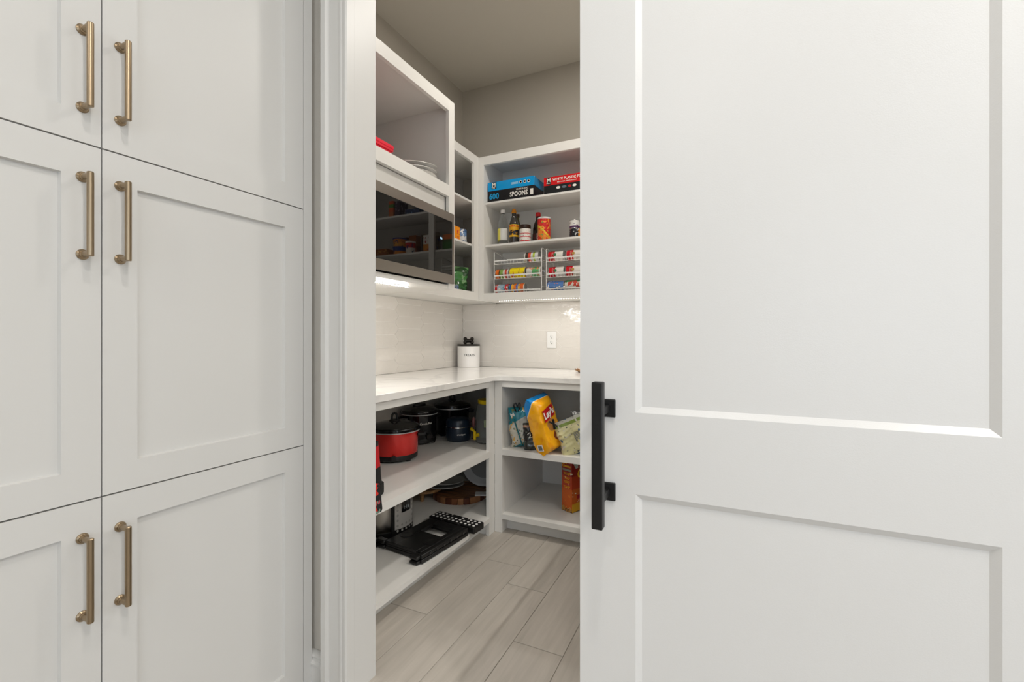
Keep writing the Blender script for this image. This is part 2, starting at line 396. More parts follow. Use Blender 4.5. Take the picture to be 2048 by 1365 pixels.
# ================================================================== PANTRY BASE UNITS
BF = -1.2336; BY = 2.371
OFF = (-1.55, 1.8, 0)
lb = thing('base_cabinet', 'white open base shelving along the left wall, holding the slow cookers', 'cabinet', OFF)
bm = NB(); box(bm, BF-.02, BF, 1.19, 2.30, .852, .887); obj('top_rail', bm, SHELFP, lb, off=OFF, bevel=.001)
bm = NB(); box(bm, BF-.02, BF, 2.30, BY, .0005, .887); obj('corner_stile', bm, SHELFP, lb, off=OFF, bevel=.001)
bm = NB(); box(bm, WX+.012, BF-.001, 1.19, WY-.02, .453, .488); box(bm, BF-.001, -1.2235, 1.19, 2.293, .453, .488); obj('shelf', bm, SHELFP, lb, off=OFF)
bm = NB(); box(bm, WX+.012, BF-.001, 1.19, WY-.02, .085, .108); box(bm, BF-.001, -1.2235, 1.19, 2.300, .085, .108); obj('shelf', bm, SHELFP, lb, off=OFF)
bm = NB(); box(bm, -1.325, -1.305, 1.19, 2.34, .0005, .085); obj('toe_kick', bm, SHELFP, lb, off=OFF)
bm = NB(); box(bm, -1.305, BF-.02, 2.31, 2.33, .0005, .0849); obj('toe_return', bm, SHELFP, lb, off=OFF)
bm = NB(); box(bm, WX+.001, WX+.012, 1.19, WY-.02, .0005, .887); obj('back_panel', bm, SHELFP, lb, off=OFF)
bm = NB(); box(bm, WX+.012, BF-.021, 1.19, 2.36, .868, .8875); obj('top_panel', bm, SHELFP, lb, off=OFF)
OFF = (-.4, 2.7, 0)
bb = thing('base_cabinet', 'white open base shelving along the back wall, holding snack bags and cereal', 'cabinet', OFF)
bm = NB(); box(bm, -1.187, -.1, BY, BY+.02, .850, .887); obj('top_rail', bm, SHELFP, bb, off=OFF, bevel=.001)
bm = NB(); box(bm, BF+.0003, -1.187, BY, BY+.02, .0005, .887); obj('corner_stile', bm, SHELFP, bb, off=OFF, bevel=.001)
bm = NB(); box(bm, -1.206, -1.189, BY+.02, WY-.02, .0005, .887); obj('side_panel', bm, SHELFP, bb, off=OFF)
for z0, z1 in ((.453, .488), (.080, .110)):
    bm = NB(); box(bm, -1.189, .54, BY+.0005, WY-.02, z0, z1); obj('shelf', bm, SHELFP, bb, off=OFF, bevel=.001)
bm = NB(); box(bm, -1.189, .54, 2.4455, 2.4655, .0005, .080); obj('toe_kick', bm, SHELFP, bb, off=OFF)
bm = NB(); box(bm, -1.206, .54, WY-.02, WY-.005, .0005, .887); obj('back_panel', bm, SHELFP, bb, off=OFF)
bm = NB(); box(bm, -.21, -.10, BY, BY+.02, .11, .850); box(bm, -.165, -.145, BY+.02, WY-.02, .11, .453); box(bm, -.165, -.145, BY+.02, WY-.02, .488, .887); obj('centre_stile', bm, SHELFP, bb, off=OFF)
OFF = (.2, 1.8, 0)
rb = thing('base_cabinet', 'white open base shelving along the right wall, behind the sliding door', 'cabinet', OFF)
bm = NB(); box(bm, -.1, -.08, 1.19, 2.36, .85, .887); obj('top_rail', bm, SHELFP, rb, off=OFF)
for z0, z1 in ((.453, .488), (.085, .108)):
    bm = NB(); box(bm, -.1, .54, 1.19, 2.36, z0, z1); obj('shelf', bm, SHELFP, rb, off=OFF)
bm = NB(); box(bm, -.03, -.01, 1.19, 2.36, .0005, .085); obj('toe_kick', bm, SHELFP, rb, off=OFF)
bm = NB(); box(bm, -.1, .54, 1.19, 1.21, .4885, .85); box(bm, -.1, .54, 1.19, 1.21, .1085, .4525); obj('side_panel', bm, SHELFP, rb, off=OFF)
# countertop: one U-shaped slab with rounded inside corners
cx, cy, rr = -1.209, 2.346, .045
poly = [(WX+.0005, 1.19), (cx, 1.19)]
for k in range(0, 9):
    a = R(180 - 90*k/8); poly.append((cx+rr+rr*math.cos(a), cy-rr+rr*math.sin(a)))
c2 = -.100
for k in range(0, 9):
    a = R(90 - 90*k/8); poly.append((c2-rr+rr*math.cos(a), cy-rr+rr*math.sin(a)))
poly += [(c2, 1.19), (.559, 1.19), (.559, WY-.0005), (WX+.0005, WY-.0005)]
bm = NB(); prism(bm, poly, .8885, CT)
ct = tag(obj('countertop', bm, MARBLE, bevel=.002), 'white veined quartz countertop wrapping round the pantry corner', 'countertop')

# tile backsplash: every tile its own piece
def clip(poly, a, b, c):      # keep a*x+b*y<=c
    out = []
    for i in range(len(poly)):
        p, q = poly[i], poly[(i+1) % len(poly)]
        dp, dq = a*p[0]+b*p[1]-c, a*q[0]+b*q[1]-c
        if dp <= 0: out.append(p)
        if dp*dq < 0:
            t = dp/(dp-dq); out.append((p[0]+t*(q[0]-p[0]), p[1]+t*(q[1]-p[1])))
    return out
def splash(wall, u_start, u0, u1, z0, z1, zoff, place):
    """picket tiles: straight part .2225, points .0375, pitch .26 x .0775"""
    cache = {}
    k0 = int(math.floor((u0-u_start)/.26))-1; k1 = int(math.ceil((u1-u_start)/.26))+1
    g = .0009
    for k in range(k0, k1+1):
        x0 = u_start + .26*k
        for j in range(-2, 9):
            zc = zoff + .0775*j + (.03875 if k % 2 else 0)
            hw = .03875-g
            P = [(x0+g*.4, zc-hw), (x0+.2225-g*.4, zc-hw), (x0+.26-g*1.6, zc), (x0+.2225-g*.4, zc+hw), (x0+g*.4, zc+hw), (x0-.0375+g*1.6, zc)]
            for cl in ((1, 0, u1), (-1, 0, -u0), (0, 1, z1), (0, -1, -z0)): P = clip(P, *cl) if P else P
            if len(P) < 3: continue
            key = tuple((round(p[0]-x0, 4), round(p[1]-zc, 4)) for p in P)
            if key not in cache:
                bm = NB(); prism(bm, [(p[0]-x0, p[1]-zc) for p in P], 0, .0085)
                try: bmesh.ops.bevel(bm, geom=[e for e in bm.edges if e.verts[0].co.z > .008 and e.verts[1].co.z > .008], offset=.0010, segments=2, affect='EDGES')
                except Exception: pass
                bmesh.ops.recalc_face_normals(bm, faces=bm.faces)
                me = bpy.data.meshes.new('tile'); bm.to_mesh(me); bm.free()
                for p in me.polygons: p.use_smooth = True
                me.set_sharp_from_angle(angle=R(50)); me.materials.append(TILE); cache[key] = me
            o = link('tile', cache[key], TILE, wall)
            o.matrix_local = place(x0, zc) @ Matrix.Rotation(R(random.uniform(-.25, .25)), 4, 'X') @ Matrix.Rotation(R(random.uniform(-.12, .12)), 4, 'Y')
Z0, Z1 = CT+.001, 1.3895
def pl_back(u, z): return Matrix(((1, 0, 0, u), (0, 0, -1, WY-.0015), (0, 1, 0, z), (0, 0, 0, 1)))
def pl_left(u, z): return Matrix(((0, 0, 1, WX+.0015), (1, 0, 0, u), (0, 1, 0, z), (0, 0, 0, 1)))
def pl_right(u, z): return Matrix(((0, 0, -1, .56-.0015), (1, 0, 0, u), (0, 1, 0, z), (0, 0, 0, 1)))
splash(w_back, -1.5705, WX+.012, .548, Z0, Z1, .9545+.002, pl_back)
splash(w_left, 2.2653, 1.21, WY-.012, Z0, Z1, .9625+.0387+.0, pl_left)
struct(obj('trim_5', box(NB(), WX+.0095, .55, WY-.0086, WY-.0002, Z0, Z1), GROUT))
struct(obj('trim_6', box(NB(), WX+.0002, WX+.0086, 1.188, WY-.0095, Z0, Z1), GROUT))

# ================================================================== UPPER UNITS
UF = -1.55; UY = 2.74; UB, UT = 1.3905, 2.38
def corner_upper():
    OFF = (-1.7, 2.4, UB)
    t = thing('wall_cabinet', 'narrow white open wall cabinet in the corner right of the microwave', 'cabinet', OFF)
    bm = NB(); box(bm, UF-.02, UF, 2.05, 2.674, 2.3225, UT); obj('top_rail', bm, SHELFP, t, off=OFF, bevel=.0008)
    bm = NB(); box(bm, UF-.02, UF, 2.05, 2.674, UB, 1.4478); obj('bottom_rail', bm, SHELFP, t, off=OFF, bevel=.0008)
    bm = NB(); box(bm, UF-.02, UF, 2.674, UY, UB, UT); obj('stile', bm, SHELFP, t, off=OFF, bevel=.0008)
    for z in (2.068, 1.775):
        bm = NB(); box(bm, WX+.002, UF-.022, 2.05, WY-.02, z-.014, z); obj('shelf', bm, SHELFP, t, off=OFF, bevel=.0008)
    bm = NB(); box(bm, WX+.002, UF-.0205, 2.05, WY-.002, UB, UB+.018); obj('bottom_panel', bm, SHELFP, t, off=OFF)
    bm = NB(); box(bm, WX+.002, UF-.0205, 2.05, WY-.002, UT-.018, UT); obj('top_panel', bm, SHELFP, t, off=OFF)
    bm = NB(); box(bm, WX+.002, WX+.008, 2.05, WY-.002, UB+.018, UT-.018); obj('back_panel', bm, SHELFP, t, off=OFF)
    bm = NB(); bm.free()
corner_upper()
def back_upper():
    OFF = (-.6, 2.9, UB)
    t = thing('wall_cabinet', 'long white open wall cabinet on the back wall with cutlery boxes and cans', 'cabinet', OFF)
    x1 = .54
    bm = NB(); box(bm, -1.5115, x1, UY, UY+.02, 2.322, UT); obj('top_rail', bm, SHELFP, t, off=OFF, bevel=.0008)
    bm = NB(); box(bm, -1.5115, x1, UY, UY+.02, UB, 1.4410); obj('bottom_rail', bm, SHELFP, t, off=OFF, bevel=.0008)
    bm = NB(); box(bm, UF+.0003, -1.5115, UY, UY+.02, UB, UT); obj('stile', bm, SHELFP, t, off=OFF, bevel=.0008)
    bm = NB(); box(bm, -.675, -.630, UY, UY+.02, 1.4410, 2.322); obj('stile', bm, SHELFP, t, off=OFF, bevel=.0008)
    bm = NB(); box(bm, -1.528, -1.5125, UY+.02, WY-.012, UB, UT); obj('side_panel', bm, SHELFP, t, off=OFF)
    for z in (2.070, 1.777):
        bm = NB(); box(bm, -1.512, x1, UY+.0225, WY-.012, z-.014, z); obj('shelf', bm, SHELFP, t, off=OFF, bevel=.0008)
    bm = NB(); box(bm, -1.512, x1, UY+.0205, WY-.002, UB, UB+.018); obj('bottom_panel', bm, SHELFP, t, off=OFF)
    bm = NB(); box(bm, -1.512, x1, UY+.0205, WY-.002, UT-.018, UT); obj('top_panel', bm, SHELFP, t, off=OFF)
    bm = NB(); box(bm, -1.512, x1, WY-.0115, WY-.002, UB+.018, UT-.018); obj('back_panel', bm, SHELFP, t, off=OFF)
back_upper()
OFF = (.4, 1.9, UB)
ru = thing('wall_cabinet', 'white open wall cabinet on the right wall, behind the sliding door', 'cabinet', OFF)
bm = NB(); box(bm, .22, .24, 1.19, 2.735, UB, 1.447); obj('bottom_rail', bm, SHELFP, ru, off=OFF)
bm = NB(); box(bm, .22, .24, 1.19, 2.735, 2.322, UT); obj('top_rail', bm, SHELFP, ru, off=OFF)
for z in (UB+.018, 1.777, 2.07, UT):
    bm = NB(); box(bm, .2405, .558, 1.19, 2.735, z-.014, z); obj('shelf', bm, SHELFP, ru, off=OFF)

def tower():
    TF = -1.305; OFF = (-1.58, 1.62, UB)
    t = thing('microwave_cabinet', 'deep white wall cabinet with an open niche above the built-in microwave', 'cabinet', OFF)
    add = lambda n, bm: obj(n, bm, SHELFP, t, off=OFF, bevel=.0008)
    bm = NB(); box(bm, TF-.02, TF, 1.19, 1.9934, 2.3165, UT-.003); add('top_rail', bm)
    bm = NB(); box(bm, TF-.02, TF, 1.9934, 2.046, UB, UT-.003); add('stile', bm)
    bm = NB(); box(bm, TF-.022, TF, 1.19, 1.9934, 1.8712, 1.9300); add('niche_rail', bm)
    bm = NB(); box(bm, TF-.036, TF-.0255, 1.19, 1.9934, 1.775, 1.8712); add('filler_strip', bm)
    bm = NB(); box(bm, WX+.002, TF-.0225, 1.19, 2.03, 1.890, 1.9285); add('shelf', bm)
    bm = NB(); box(bm, WX+.002, TF-.0205, 1.19, 2.046, UT-.021, UT-.003); add('top_panel', bm)
    bm = NB(); box(bm, WX+.002, TF-.0205, 1.19, 2.046, UB, UB+.018); add('bottom_panel', bm)
    bm = NB(); box(bm, WX+.002, TF-.0205, 2.030, 2.0475, UB+.018, UT-.021); add('side_panel', bm)
    bm = NB(); box(bm, WX+.002, WX+.01, 1.19, 2.03, UB+.018, UT-.021); add('back_panel', bm)
    bm = NB(); box(bm, TF-.0200, TF-.006, 1.19, 1.9931, UB, 1.4125); add('bottom_rail', bm)
tower()
# microwave
OFF = (-1.5, 1.6, 1.409)
mw = thing('microwave', 'built-in stainless steel microwave with a black glass door', 'microwave', OFF)
mx0 = -1.2985
bm = NB(); box(bm, -1.80, -1.3425, 1.25, 1.985, 1.4105, 1.77); obj('body', bm, BLKPL, mw, off=OFF)
bm = NB(); f0 = mx0-.0062
box(bm, f0, mx0, 1.22, 2.032, 1.742, 1.7845); box(bm, f0, mx0, 1.22, 2.032, 1.4190, 1.4650); box(bm, f0, mx0, 2.0145, 2.032, 1.4650, 1.742); box(bm, f0, mx0, 1.22, 1.25, 1.4650, 1.742)
obj('trim_frame', bm, STEEL, mw, off=OFF, label='brushed steel surround')
bm = NB(); box(bm, f0+.0005, mx0-.0015, 1.25, 2.0145, 1.4650, 1.742); obj('glass_door', bm, BLKGLASS, mw, off=OFF, smooth=False, label='black mirror-like glass door')
t_ = text('display', 'INI:', .013, M('display_glow', (.45, .75, 1), .5, emit=.45, var=0), mw, (mx0-.0015-OFF[0], 1.905-OFF[1], 1.634-OFF[2]), (0, 1, 0), (0, 0, 1), bold=.0004)
# led strip lights
def led_strip(label, x0, y0, x1, y1, z, m=LEDM):
    L_ = math.hypot(x1-x0, y1-y0); ang = math.atan2(y1-y0, x1-x0)
    t = thing('led_strip', label, 'light', (x0, y0, z-.006), ang)
    bm = NB(); box(bm, 0, L_, -.008, .008, .003, .0058); obj('channel', bm, WHITEPL, t)
    bm = NB()
    n = int(L_/.017)
    for i in range(n): box(bm, L_-.004-.017*i-.0015, L_-.004-.017*i+.0015, -.0015, .0015, .0015, .003)
    o = obj('diodes', bm, m, t, smooth=False); o['kind'] = 'stuff'
led_strip('dotted LED strip glowing under the microwave cabinet', -1.422, 1.20, -1.422, 1.806, UB)
led_strip('LED strip under the long wall cabinet on the back wall', -1.42, 2.770, .3, 2.770, UB, LEDW)
# ceiling cans
CANL = ['round recessed ceiling light in the pantry, nearer the microwave', 'round recessed ceiling light in the pantry, above the right wall units', 'round recessed kitchen ceiling light closest to the pantry doorway', 'round recessed kitchen ceiling light before the tall cabinet, towards the rear', 'round recessed kitchen ceiling light added to brighten the right of the sliding door', 'round recessed kitchen ceiling light in the middle, towards the rear', 'round recessed kitchen ceiling light nearest the side window']
for i, (x, y) in enumerate(PANTRY_CANS+KITCHEN_CANS):
    t = thing('ceiling_light', CANL[i], 'light', (x, y, CZ-.006), 0, 'recessed pantry ceiling lights' if i < 2 else 'recessed kitchen ceiling lights')
    bm = NB(); lathe(bm, [(.070, .006), (.093, .006), (.093, .003), (.088, 0), (.072, .002), (.070, .006)], 40); obj('trim_ring', bm, WHITEPL, t)
    bm = NB(); lathe(bm, [(.0699, .0042), (.0699, .006)], 40); obj('diffuser', bm, LAMPM, t)

# ================================================================== THINGS ON THE COUNTER
t = thing('treat_canister', 'white ceramic canister reading TREATS with a black bone-shaped lid knob', 'canister', (-1.752, 2.942, CT))
r = .0835
bm = NB(); lathe(bm, [(.0, 0), (r-.003, 0), (r, .003), (r, .155), (r-.002, .157), (0, .157)], 48); obj('jar', bm, M('white_ceramic', (.80, .78, .76), .12, var=.01), t)
bm = NB(); lathe(bm, [(0, .157), (r, .157), (r+.002, .160), (r+.002, .168), (r-.002, .171), (0, .172)], 48)
lid = obj('lid', bm, M('dark_bronze', (.022, .018, .015), .35, .4, var=.1), t)
bm = NB(); ca = R(25.3); ux, uy = math.cos(ca), math.sin(ca)
tube(bm, (-.026*ux, -.026*uy, .196), (.026*ux, .026*uy, .196), .0135, 14)
for s in (-1, 1):
    for dz in (-.011, .011):
        m_ = Matrix.Translation((s*.0255*ux, s*.0255*uy, .197+dz*1.15))
        bmesh.ops.create_icosphere(bm, subdivisions=2, radius=.0150, matrix=m_)
obj('bone_knob', bm, MATS['dark_bronze'], lid)
text('lettering', 'TREATS', .0245, M('dark_grey_ink', s2l(80, 80, 80), .5, var=.01), t, (0, 0, .083), (1, 0, 0), (0, 0, 1), wrap=(r, R(-90+25-9)+.31), align='CENTER', bold=.0004)
# outlet
t = thing('electrical_outlet', 'white duplex outlet plate on the back wall tile', 'outlet', (-1.123, WY-.0105, 1.122))
bm = NB(); box(bm, -.035, .035, -.006, 0, -.0585, .0585); pl = obj('cover_plate', bm, WHITEPL, t, bevel=.003)
for s in (-1, 1):
    bm = NB(); lathe(bm, [(.0, 0), (.0165, 0), (.0165, .0015), (0, .0015)], 20, sy=.85)
    for v in bm.verts: v.co = Vector((v.co.x, -.006-v.co.z, v.co.y+s*.0195))
    rc = obj('receptacle', bm, WHITEPL, t)
    bm = NB(); z = s*.0195
    for dx in (-.006, .006): box(bm, dx-.0012, dx+.0012, -.0082, -.0072, z+.000, z+.009)
    tube(bm, (0, -.0082, z-.007), (0, -.0072, z-.007), .0026, 10); obj('slots', bm, DARK, rc)
# cord and small dish half hidden by the door
bm = NB(); path(bm, [(-.838, 3.0, 1.09), (-.842, 2.995, 1.0), (-.841, 2.99, .965), (-.83, 2.98, .935), (-.80, 2.96, .924), (-.70, 2.95, .9225)], .0032, 8)
tag(obj('power_cord', bm, WHITEPL), 'white cord hanging down to the counter beside the door edge', 'cord')
t = thing('woven_tray', 'small golden wooden leaf tray on the counter at the door edge', 'tray', (-.80, 2.80, CT))
bm = NB(); lathe(bm, [(0, 0), (.055, .0), (.078, .018), (.082, .019), (.076, .012), (.05, .004), (0, .004)], 28, sy=.8); obj('bowl', bm, PINE, t)
bm = NB()
for i in range(14):
    a = 2*math.pi*i/14; tube(bm, (.05*math.cos(a), .04*math.sin(a), .0065), (.08*math.cos(a), .064*math.sin(a), .0215), .0028, 6)
o = obj('ribs', bm, ACACIA, t)

# ================================================================== NICHE ABOVE MICROWAVE
t = thing('storage_box', 'coral red plastic storage box in the niche above the microwave', 'box', (-1.53, 1.515, 1.9295))
CORAL = M('coral_plastic', s2l(225, 45, 65), .4, var=.03)
bm = NB()
for (a, b, s) in ((0, .078, 0), (.078, .082, .004)):
    pass
def taper_box(bm, x, y, z0, z1, k0, k1):
    A = [bm.verts.new((sx*x*k0, sy*y*k0, z0)) for sx, sy in ((-1,-1),(1,-1),(1,1),(-1,1))]; B = [bm.verts.new((sx*x*k1, sy*y*k1, z1)) for sx, sy in ((-1,-1),(1,-1),(1,1),(-1,1))]
    for i in range(4): bm.faces.new((A[i], A[(i+1)%4], B[(i+1)%4], B[i]))
    bm.faces.new(A[::-1]); bm.faces.new(B)
taper_box(bm, .115, .175, 0, .078, .88, .97); obj('tub', bm, CORAL, t, bevel=.004)
bm = NB(); taper_box(bm, .117, .177, .078, .088, .99, .99); obj('rim', bm, CORAL, t, bevel=.002)
bm = NB(); taper_box(bm, .117, .180, .088, .108, 1.0, .995); obj('lid', bm, CORAL, t, bevel=.006, seg=3)
FOIL = M('crinkled_foil', (.74, .73, .71), .35, .55, bump=.9, bscale=60, var=.1, vscale=40)
for k, (dz, rx_, ry_) in enumerate(((0, 0, 0), (.026, 6, -3), (.050, 9, -4))):
    rp = .118
    bm = NB(); lathe(bm, [(0, 0), (rp*.78, 0), (rp*.95, .022), (rp, .024), (rp*1.01, .027), (rp*.985, .027), (rp*.93, .023), (rp*.76, .002), (0, .002)], 72)
    for v in bm.verts:
        a = math.atan2(v.co.y, v.co.x); q = math.hypot(v.co.x, v.co.y)
        if q > rp*.8: v.co.x *= 1+.012*math.cos(36*a); v.co.y *= 1+.012*math.cos(36*a)
    o = obj('foil_pan', bm, FOIL); o.location = (-1.44, 1.870, 1.9297+dz); o.rotation_euler = (R(rx_*.6), R(-ry_), 0)
    tag(o, ['crinkled foil pie pan, bottom of the stack above the microwave', 'crinkled foil pie pan, middle of the stack above the microwave', 'crinkled foil pie pan, top of the stack above the microwave'][k], 'pan', 'foil pans above the microwave')
    if k == 2:
        bm = NB(); lathe(bm, [(0, .0), (.010, .0), (.010, .006), (0, .006)], 12, c=(.05, .055, .018)); obj('red_tab', bm, INKR, o)

# ================================================================== CUTLERY BOXES
def carton(name, label, cat, loc, sx, sy, sz, mat, rot=0, group=None, bev=.0012):
    t = thing(name, label, cat, loc, rot, group)
    bm = NB(); box(bm, 0, sx, 0, sy, 0, sz); obj('box', bm, mat, t, bevel=bev)
    return t
SZ = 2.0705
def cutlery_box(label, x0, w, h, lidh, c_lid, c_low, lettering):
    t = thing('cutlery_box', label, 'box', (x0, 2.79, SZ))
    bm = NB(); box(bm, 0, w, 0, .17, 0, h-lidh*.5); obj('tray', bm, printed(label[:8]+'tray', 'Z', [(0, c_low)], 0, 1, rough=.3), t, bevel=.001)
    bm = NB(); box(bm, -.0018, w+.0018, -.0018, .1718, h-lidh, h); lidp = obj('lid', bm, printed(label[:8]+'lid', 'Z', [(0, c_lid)], 0, 1, rough=.25), t, bevel=.0015)
    return t, lidp
bx1, lid1 = cutlery_box('blue and black carton of white plastic spoons, leftmost on the top shelf', -1.505, .346, .1425, .061, (5, 150, 215), (22, 21, 24), None)
bm = NB(); box(bm, .030, .066, -.0026, -.0018, .094, .140); obj('emblem', bm, INKK, lid1)
text('lettering', 'M', .036, INKW, lid1, (.0335, -.0026, .1095), (1, 0, 0), (0, 0, 1), bold=.001)
text('lettering', "MEMBER'S", .0075, INKW, lid1, (.0315, -.0026, .103), (1, 0, 0), (0, 0, 1), bold=.0003, sx=.8)
text('lettering', 'MARK', .0065, INKW, lid1, (.0385, -.0026, .0968), (1, 0, 0), (0, 0, 1), bold=.0003)
text('lettering', '600', .053, INKB, bx1, (.010, -.0006, .0255), (1, 0, 0), (0, 0, 1), bold=.0016, sx=.95)
text('lettering', 'SPOONS', .044, INKW, bx1, (.168, -.0006, .0255), (1, 0, 0), (0, 0, 1), bold=.0012, sx=.78)
text('lettering', 'WHITE PLASTIC', .0145, INKW, bx1, (.215, -.0006, .0640), (1, 0, 0), (0, 0, 1), bold=.0003, sx=.85)
bm = NB(); box(bm, .318, .340, -.0008, 0, .022, .060); obj('barcode', bm, INKW, bx1)
for i, (x, w) in enumerate(((.180, .05), (.240, .022), (.270, .022), (.298, .022))):
    bm = NB()
    if i == 0: box(bm, x, x+w, -.0024, -.0018, .106, .112); box(bm, x, x+w, -.0024, -.0018, .114, .120)
    else: lathe(bm, [(.007, 0), (.0105, 0), (.0105, .0006), (.007, .0006), (.007, 0)], 20); [setattr(v, 'co', Vector((x+.01+v.co.x, -.0018-v.co.z, .114+v.co.y))) for v in bm.verts]
    obj('print_mark', bm, INKW if i else M('pale_ink', s2l(150, 200, 225), .5, var=0), lid1)
bx2, lid2 = cutlery_box('red and black carton of white plastic forks, partly behind the sliding door', -1.088, .32, .115, .055, (205, 22, 28), (20, 24, 28), None)
bm = NB(); box(bm, .018, .050, -.0026, -.0018, .066, .112); obj('emblem', bm, INKK, lid2)
text('lettering', 'M', .034, INKW, lid2, (.021, -.0026, .082), (1, 0, 0), (0, 0, 1), bold=.001)
text('lettering', "MEMBER'S MARK", .0045, INKW, lid2, (.0185, -.0026, .072), (1, 0, 0), (0, 0, 1), bold=.0002, sx=.8)
text('lettering', 'WHITE PLASTIC FORKS', .0225, INKW, lid2, (.060, -.0018, .0870), (1, 0, 0), (0, 0, 1), bold=.0006, sx=1.0)
text('lettering', 'HEAVYWEIGHT, STRONG & DURABLE', .0085, INKW, lid2, (.092, -.0018, .0720), (1, 0, 0), (0, 0, 1), bold=.0002, sx=.9)
for x, w, m_ in ((.085, .028, INKW), (.124, .030, M('faint_ink', s2l(95, 110, 120), .5, var=0)), (.165, .022, INKR), (.195, .026, INKW)):
    bm = NB(); lathe(bm, [(0, 0), (1, 0), (1, .001), (0, .001)], 20)
    for v in bm.verts: v.co = Vector((x+w/2+v.co.x*w/2, -v.co.z*.8, .040+v.co.y*.008))
    obj('print_mark', bm, m_, bx2)

# ================================================================== BOTTLES AND JARS (shelf z 1.777)
S2 = 1.7775
def bottle(label, x, y, prof, capprof, bodymat, capmat, labelband=None, labelmat=None, liquid=None, name='bottle', n=28, cat=None):
    t = thing(name, label, cat or name, (x, y, S2), R(25))
    bm = NB(); lathe(bm, prof, n); b_ = obj('body', bm, bodymat, t)
    bm = NB(); lathe(bm, capprof, n); obj('cap', bm, capmat, t)
    if liquid:
        bm = NB(); lathe(bm, liquid[0], n); obj('liquid', bm, liquid[1], t)
    if labelband:
        r_, z0, z1 = labelband; bm = NB(); lathe(bm, [(r_, z0), (r_+.0006, z0), (r_+.0006, z1), (r_, z1)], n); obj('label', bm, labelmat, t)
    return t
t = bottle('tall clear bottle with a white cap and yellow label, leftmost on the shelf', -1.415, 2.842,
    [(0, .001), (.033, .001), (.0365, .006), (.0365, .14), (.034, .165), (.020, .200), (.0135, .215), (.0135, .225)],
    [(0, .225), (.0165, .225), (.0165, .247), (.015, .249), (0, .249)], GLASSM, WHITEPL, (.0367, .035, .115), printed('vinegar_label', 'X', [(0, (225, 215, 90)), (.28, (205, 205, 200))], -.04, .04, rough=.4))
DARKL = M('dark_soy', (.012, .006, .004), .08, var=.05)
t = bottle('dark sauce bottle with an orange cap and yellow and black label', -1.33, 2.842,
    [(0, .001), (.031, .001), (.0335, .006), (.0335, .125), (.030, .150), (.016, .195), (.0145, .20), (.0145, .215)],
    [(0, .2155), (.0170, .2155), (.0170, .232), (.0135, .238), (.012, .246), (0, .247)], M('smoky_bottle', (.05, .045, .04), .08, var=.1), M('orange_cap', s2l(205, 130, 20), .4, var=.03), (.0337, .050, .135),
    printed('soy_label', 'Z', [(0, (210, 160, 25)), (.15, (30, 26, 30)), (.55, (215, 160, 20)), (.8, (200, 70, 20)), (.92, (215, 175, 30))], .05, .135, [((215, 150, 20), 60, .62)]))
bottle('olive oil bottle with a brown cap standing behind the dark sauce bottle', -1.345, 2.930,
    [(0, .001), (.030, .001), (.0315, .006), (.0315, .11), (.027, .14), (.013, .19), (.0125, .21)],
    [(0, .21), (.0155, .21), (.0155, .232), (0, .234)], M('olive_glass', (.12, .105, .045), .1, var=.1), M('brown_cap', (.09, .05, .03), .4, var=.05), (.0317, .03, .085), M('cream_label', (.62, .58, .48), .5, var=.05))
bottle('short jar with a dark brown lid and a white label with red stripes', -1.243, 2.835,
    [(0, .001), (.036, .001), (.0385, .006), (.0385, .088), (.035, .096), (.033, .100)],
    [(0, .100), (.0375, .100), (.0385, .103), (.0385, .121), (.036, .1235), (0, .124)], M('dark_jam', (.03, .015, .01), .1, var=.1), M('brown_lid', (.035, .018, .012), .3, var=.1), (.0387, .008, .095),
    printed('jar_label', 'Z', [(0, (200, 60, 60)), (.10, (228, 224, 216)), (.34, (205, 70, 70)), (.40, (228, 224, 216)), (.60, (195, 60, 60)), (.66, (228, 224, 216))], .008, .095, [((150, 120, 120), 110, .66)]), name='jar')
bottle('dark brown barbecue sauce bottle with a red cap', -1.168, 2.885,
    [(0, .001), (.033, .001), (.0365, .008), (.0355, .10), (.028, .135), (.0155, .165), (.0145, .185)],
    [(0, .185), (.0185, .185), (.0185, .200), (.016, .212), (0, .214)], DARKL, M('red_cap', s2l(200, 20, 28), .35, var=.03), (.0370, .012, .065),
    printed('bbq_label', 'X', [(0, (60, 20, 15)), (.35, (200, 195, 185)), (.6, (150, 25, 20))], -.04, .04, [((30, 15, 15), 70, .6)]))
t = bottle('round red tub with a white lid and orange potato print', -1.105, 2.835,
    [(0, .001), (.038, .001), (.0415, .004), (.0425, .148), (.040, .150)],
    [(0, .150), (.043, .150), (.043, .157), (.036, .1575), (.036, .153), (0, .153)], WHITEPL, WHITEPL, (.0426, .006, .146),
    printed('tub_label', 'Z', [(0, (210, 50, 30)), (.12, (225, 130, 40)), (.50, (225, 190, 50)), (.62, (205, 30, 35))], -.02, .12, [((235, 150, 50), 45, .60), ((120, 150, 70), 60, .66), ((215, 60, 40), 50, .62)], tilt=1.0), name='snack_tub', cat='tub')
def can_standing(label, x, y, z, r_, h, mat, name='food_can', ink=None, word=None):
    t = thing(name, label, 'can', (x, y, z), R(25))
    bm = NB(); lathe(bm, [(0, .002), (r_-.002, .002), (r_-.002, 0), (r_, 0), (r_, .0035), (r_-.001, .004), (r_-.001, h-.004), (r_, h-.0035), (r_, h), (r_-.002, h), (r_-.002, h-.002), (0, h-.002)], 32); obj('tin', bm, CHROME, t)
    bm = NB(); lathe(bm, [(r_-.0009, .0045), (r_-.0003, .0045), (r_-.0003, h-.0045), (r_-.0009, h-.0045)], 32); obj('label', bm, mat, t)
    if word: text('lettering', word, h*.28, ink, t, (0, 0, h*.4), (1, 0, 0), (0, 0, 1), wrap=(r_, R(-90)), align='CENTER', bold=.0003)
    return t
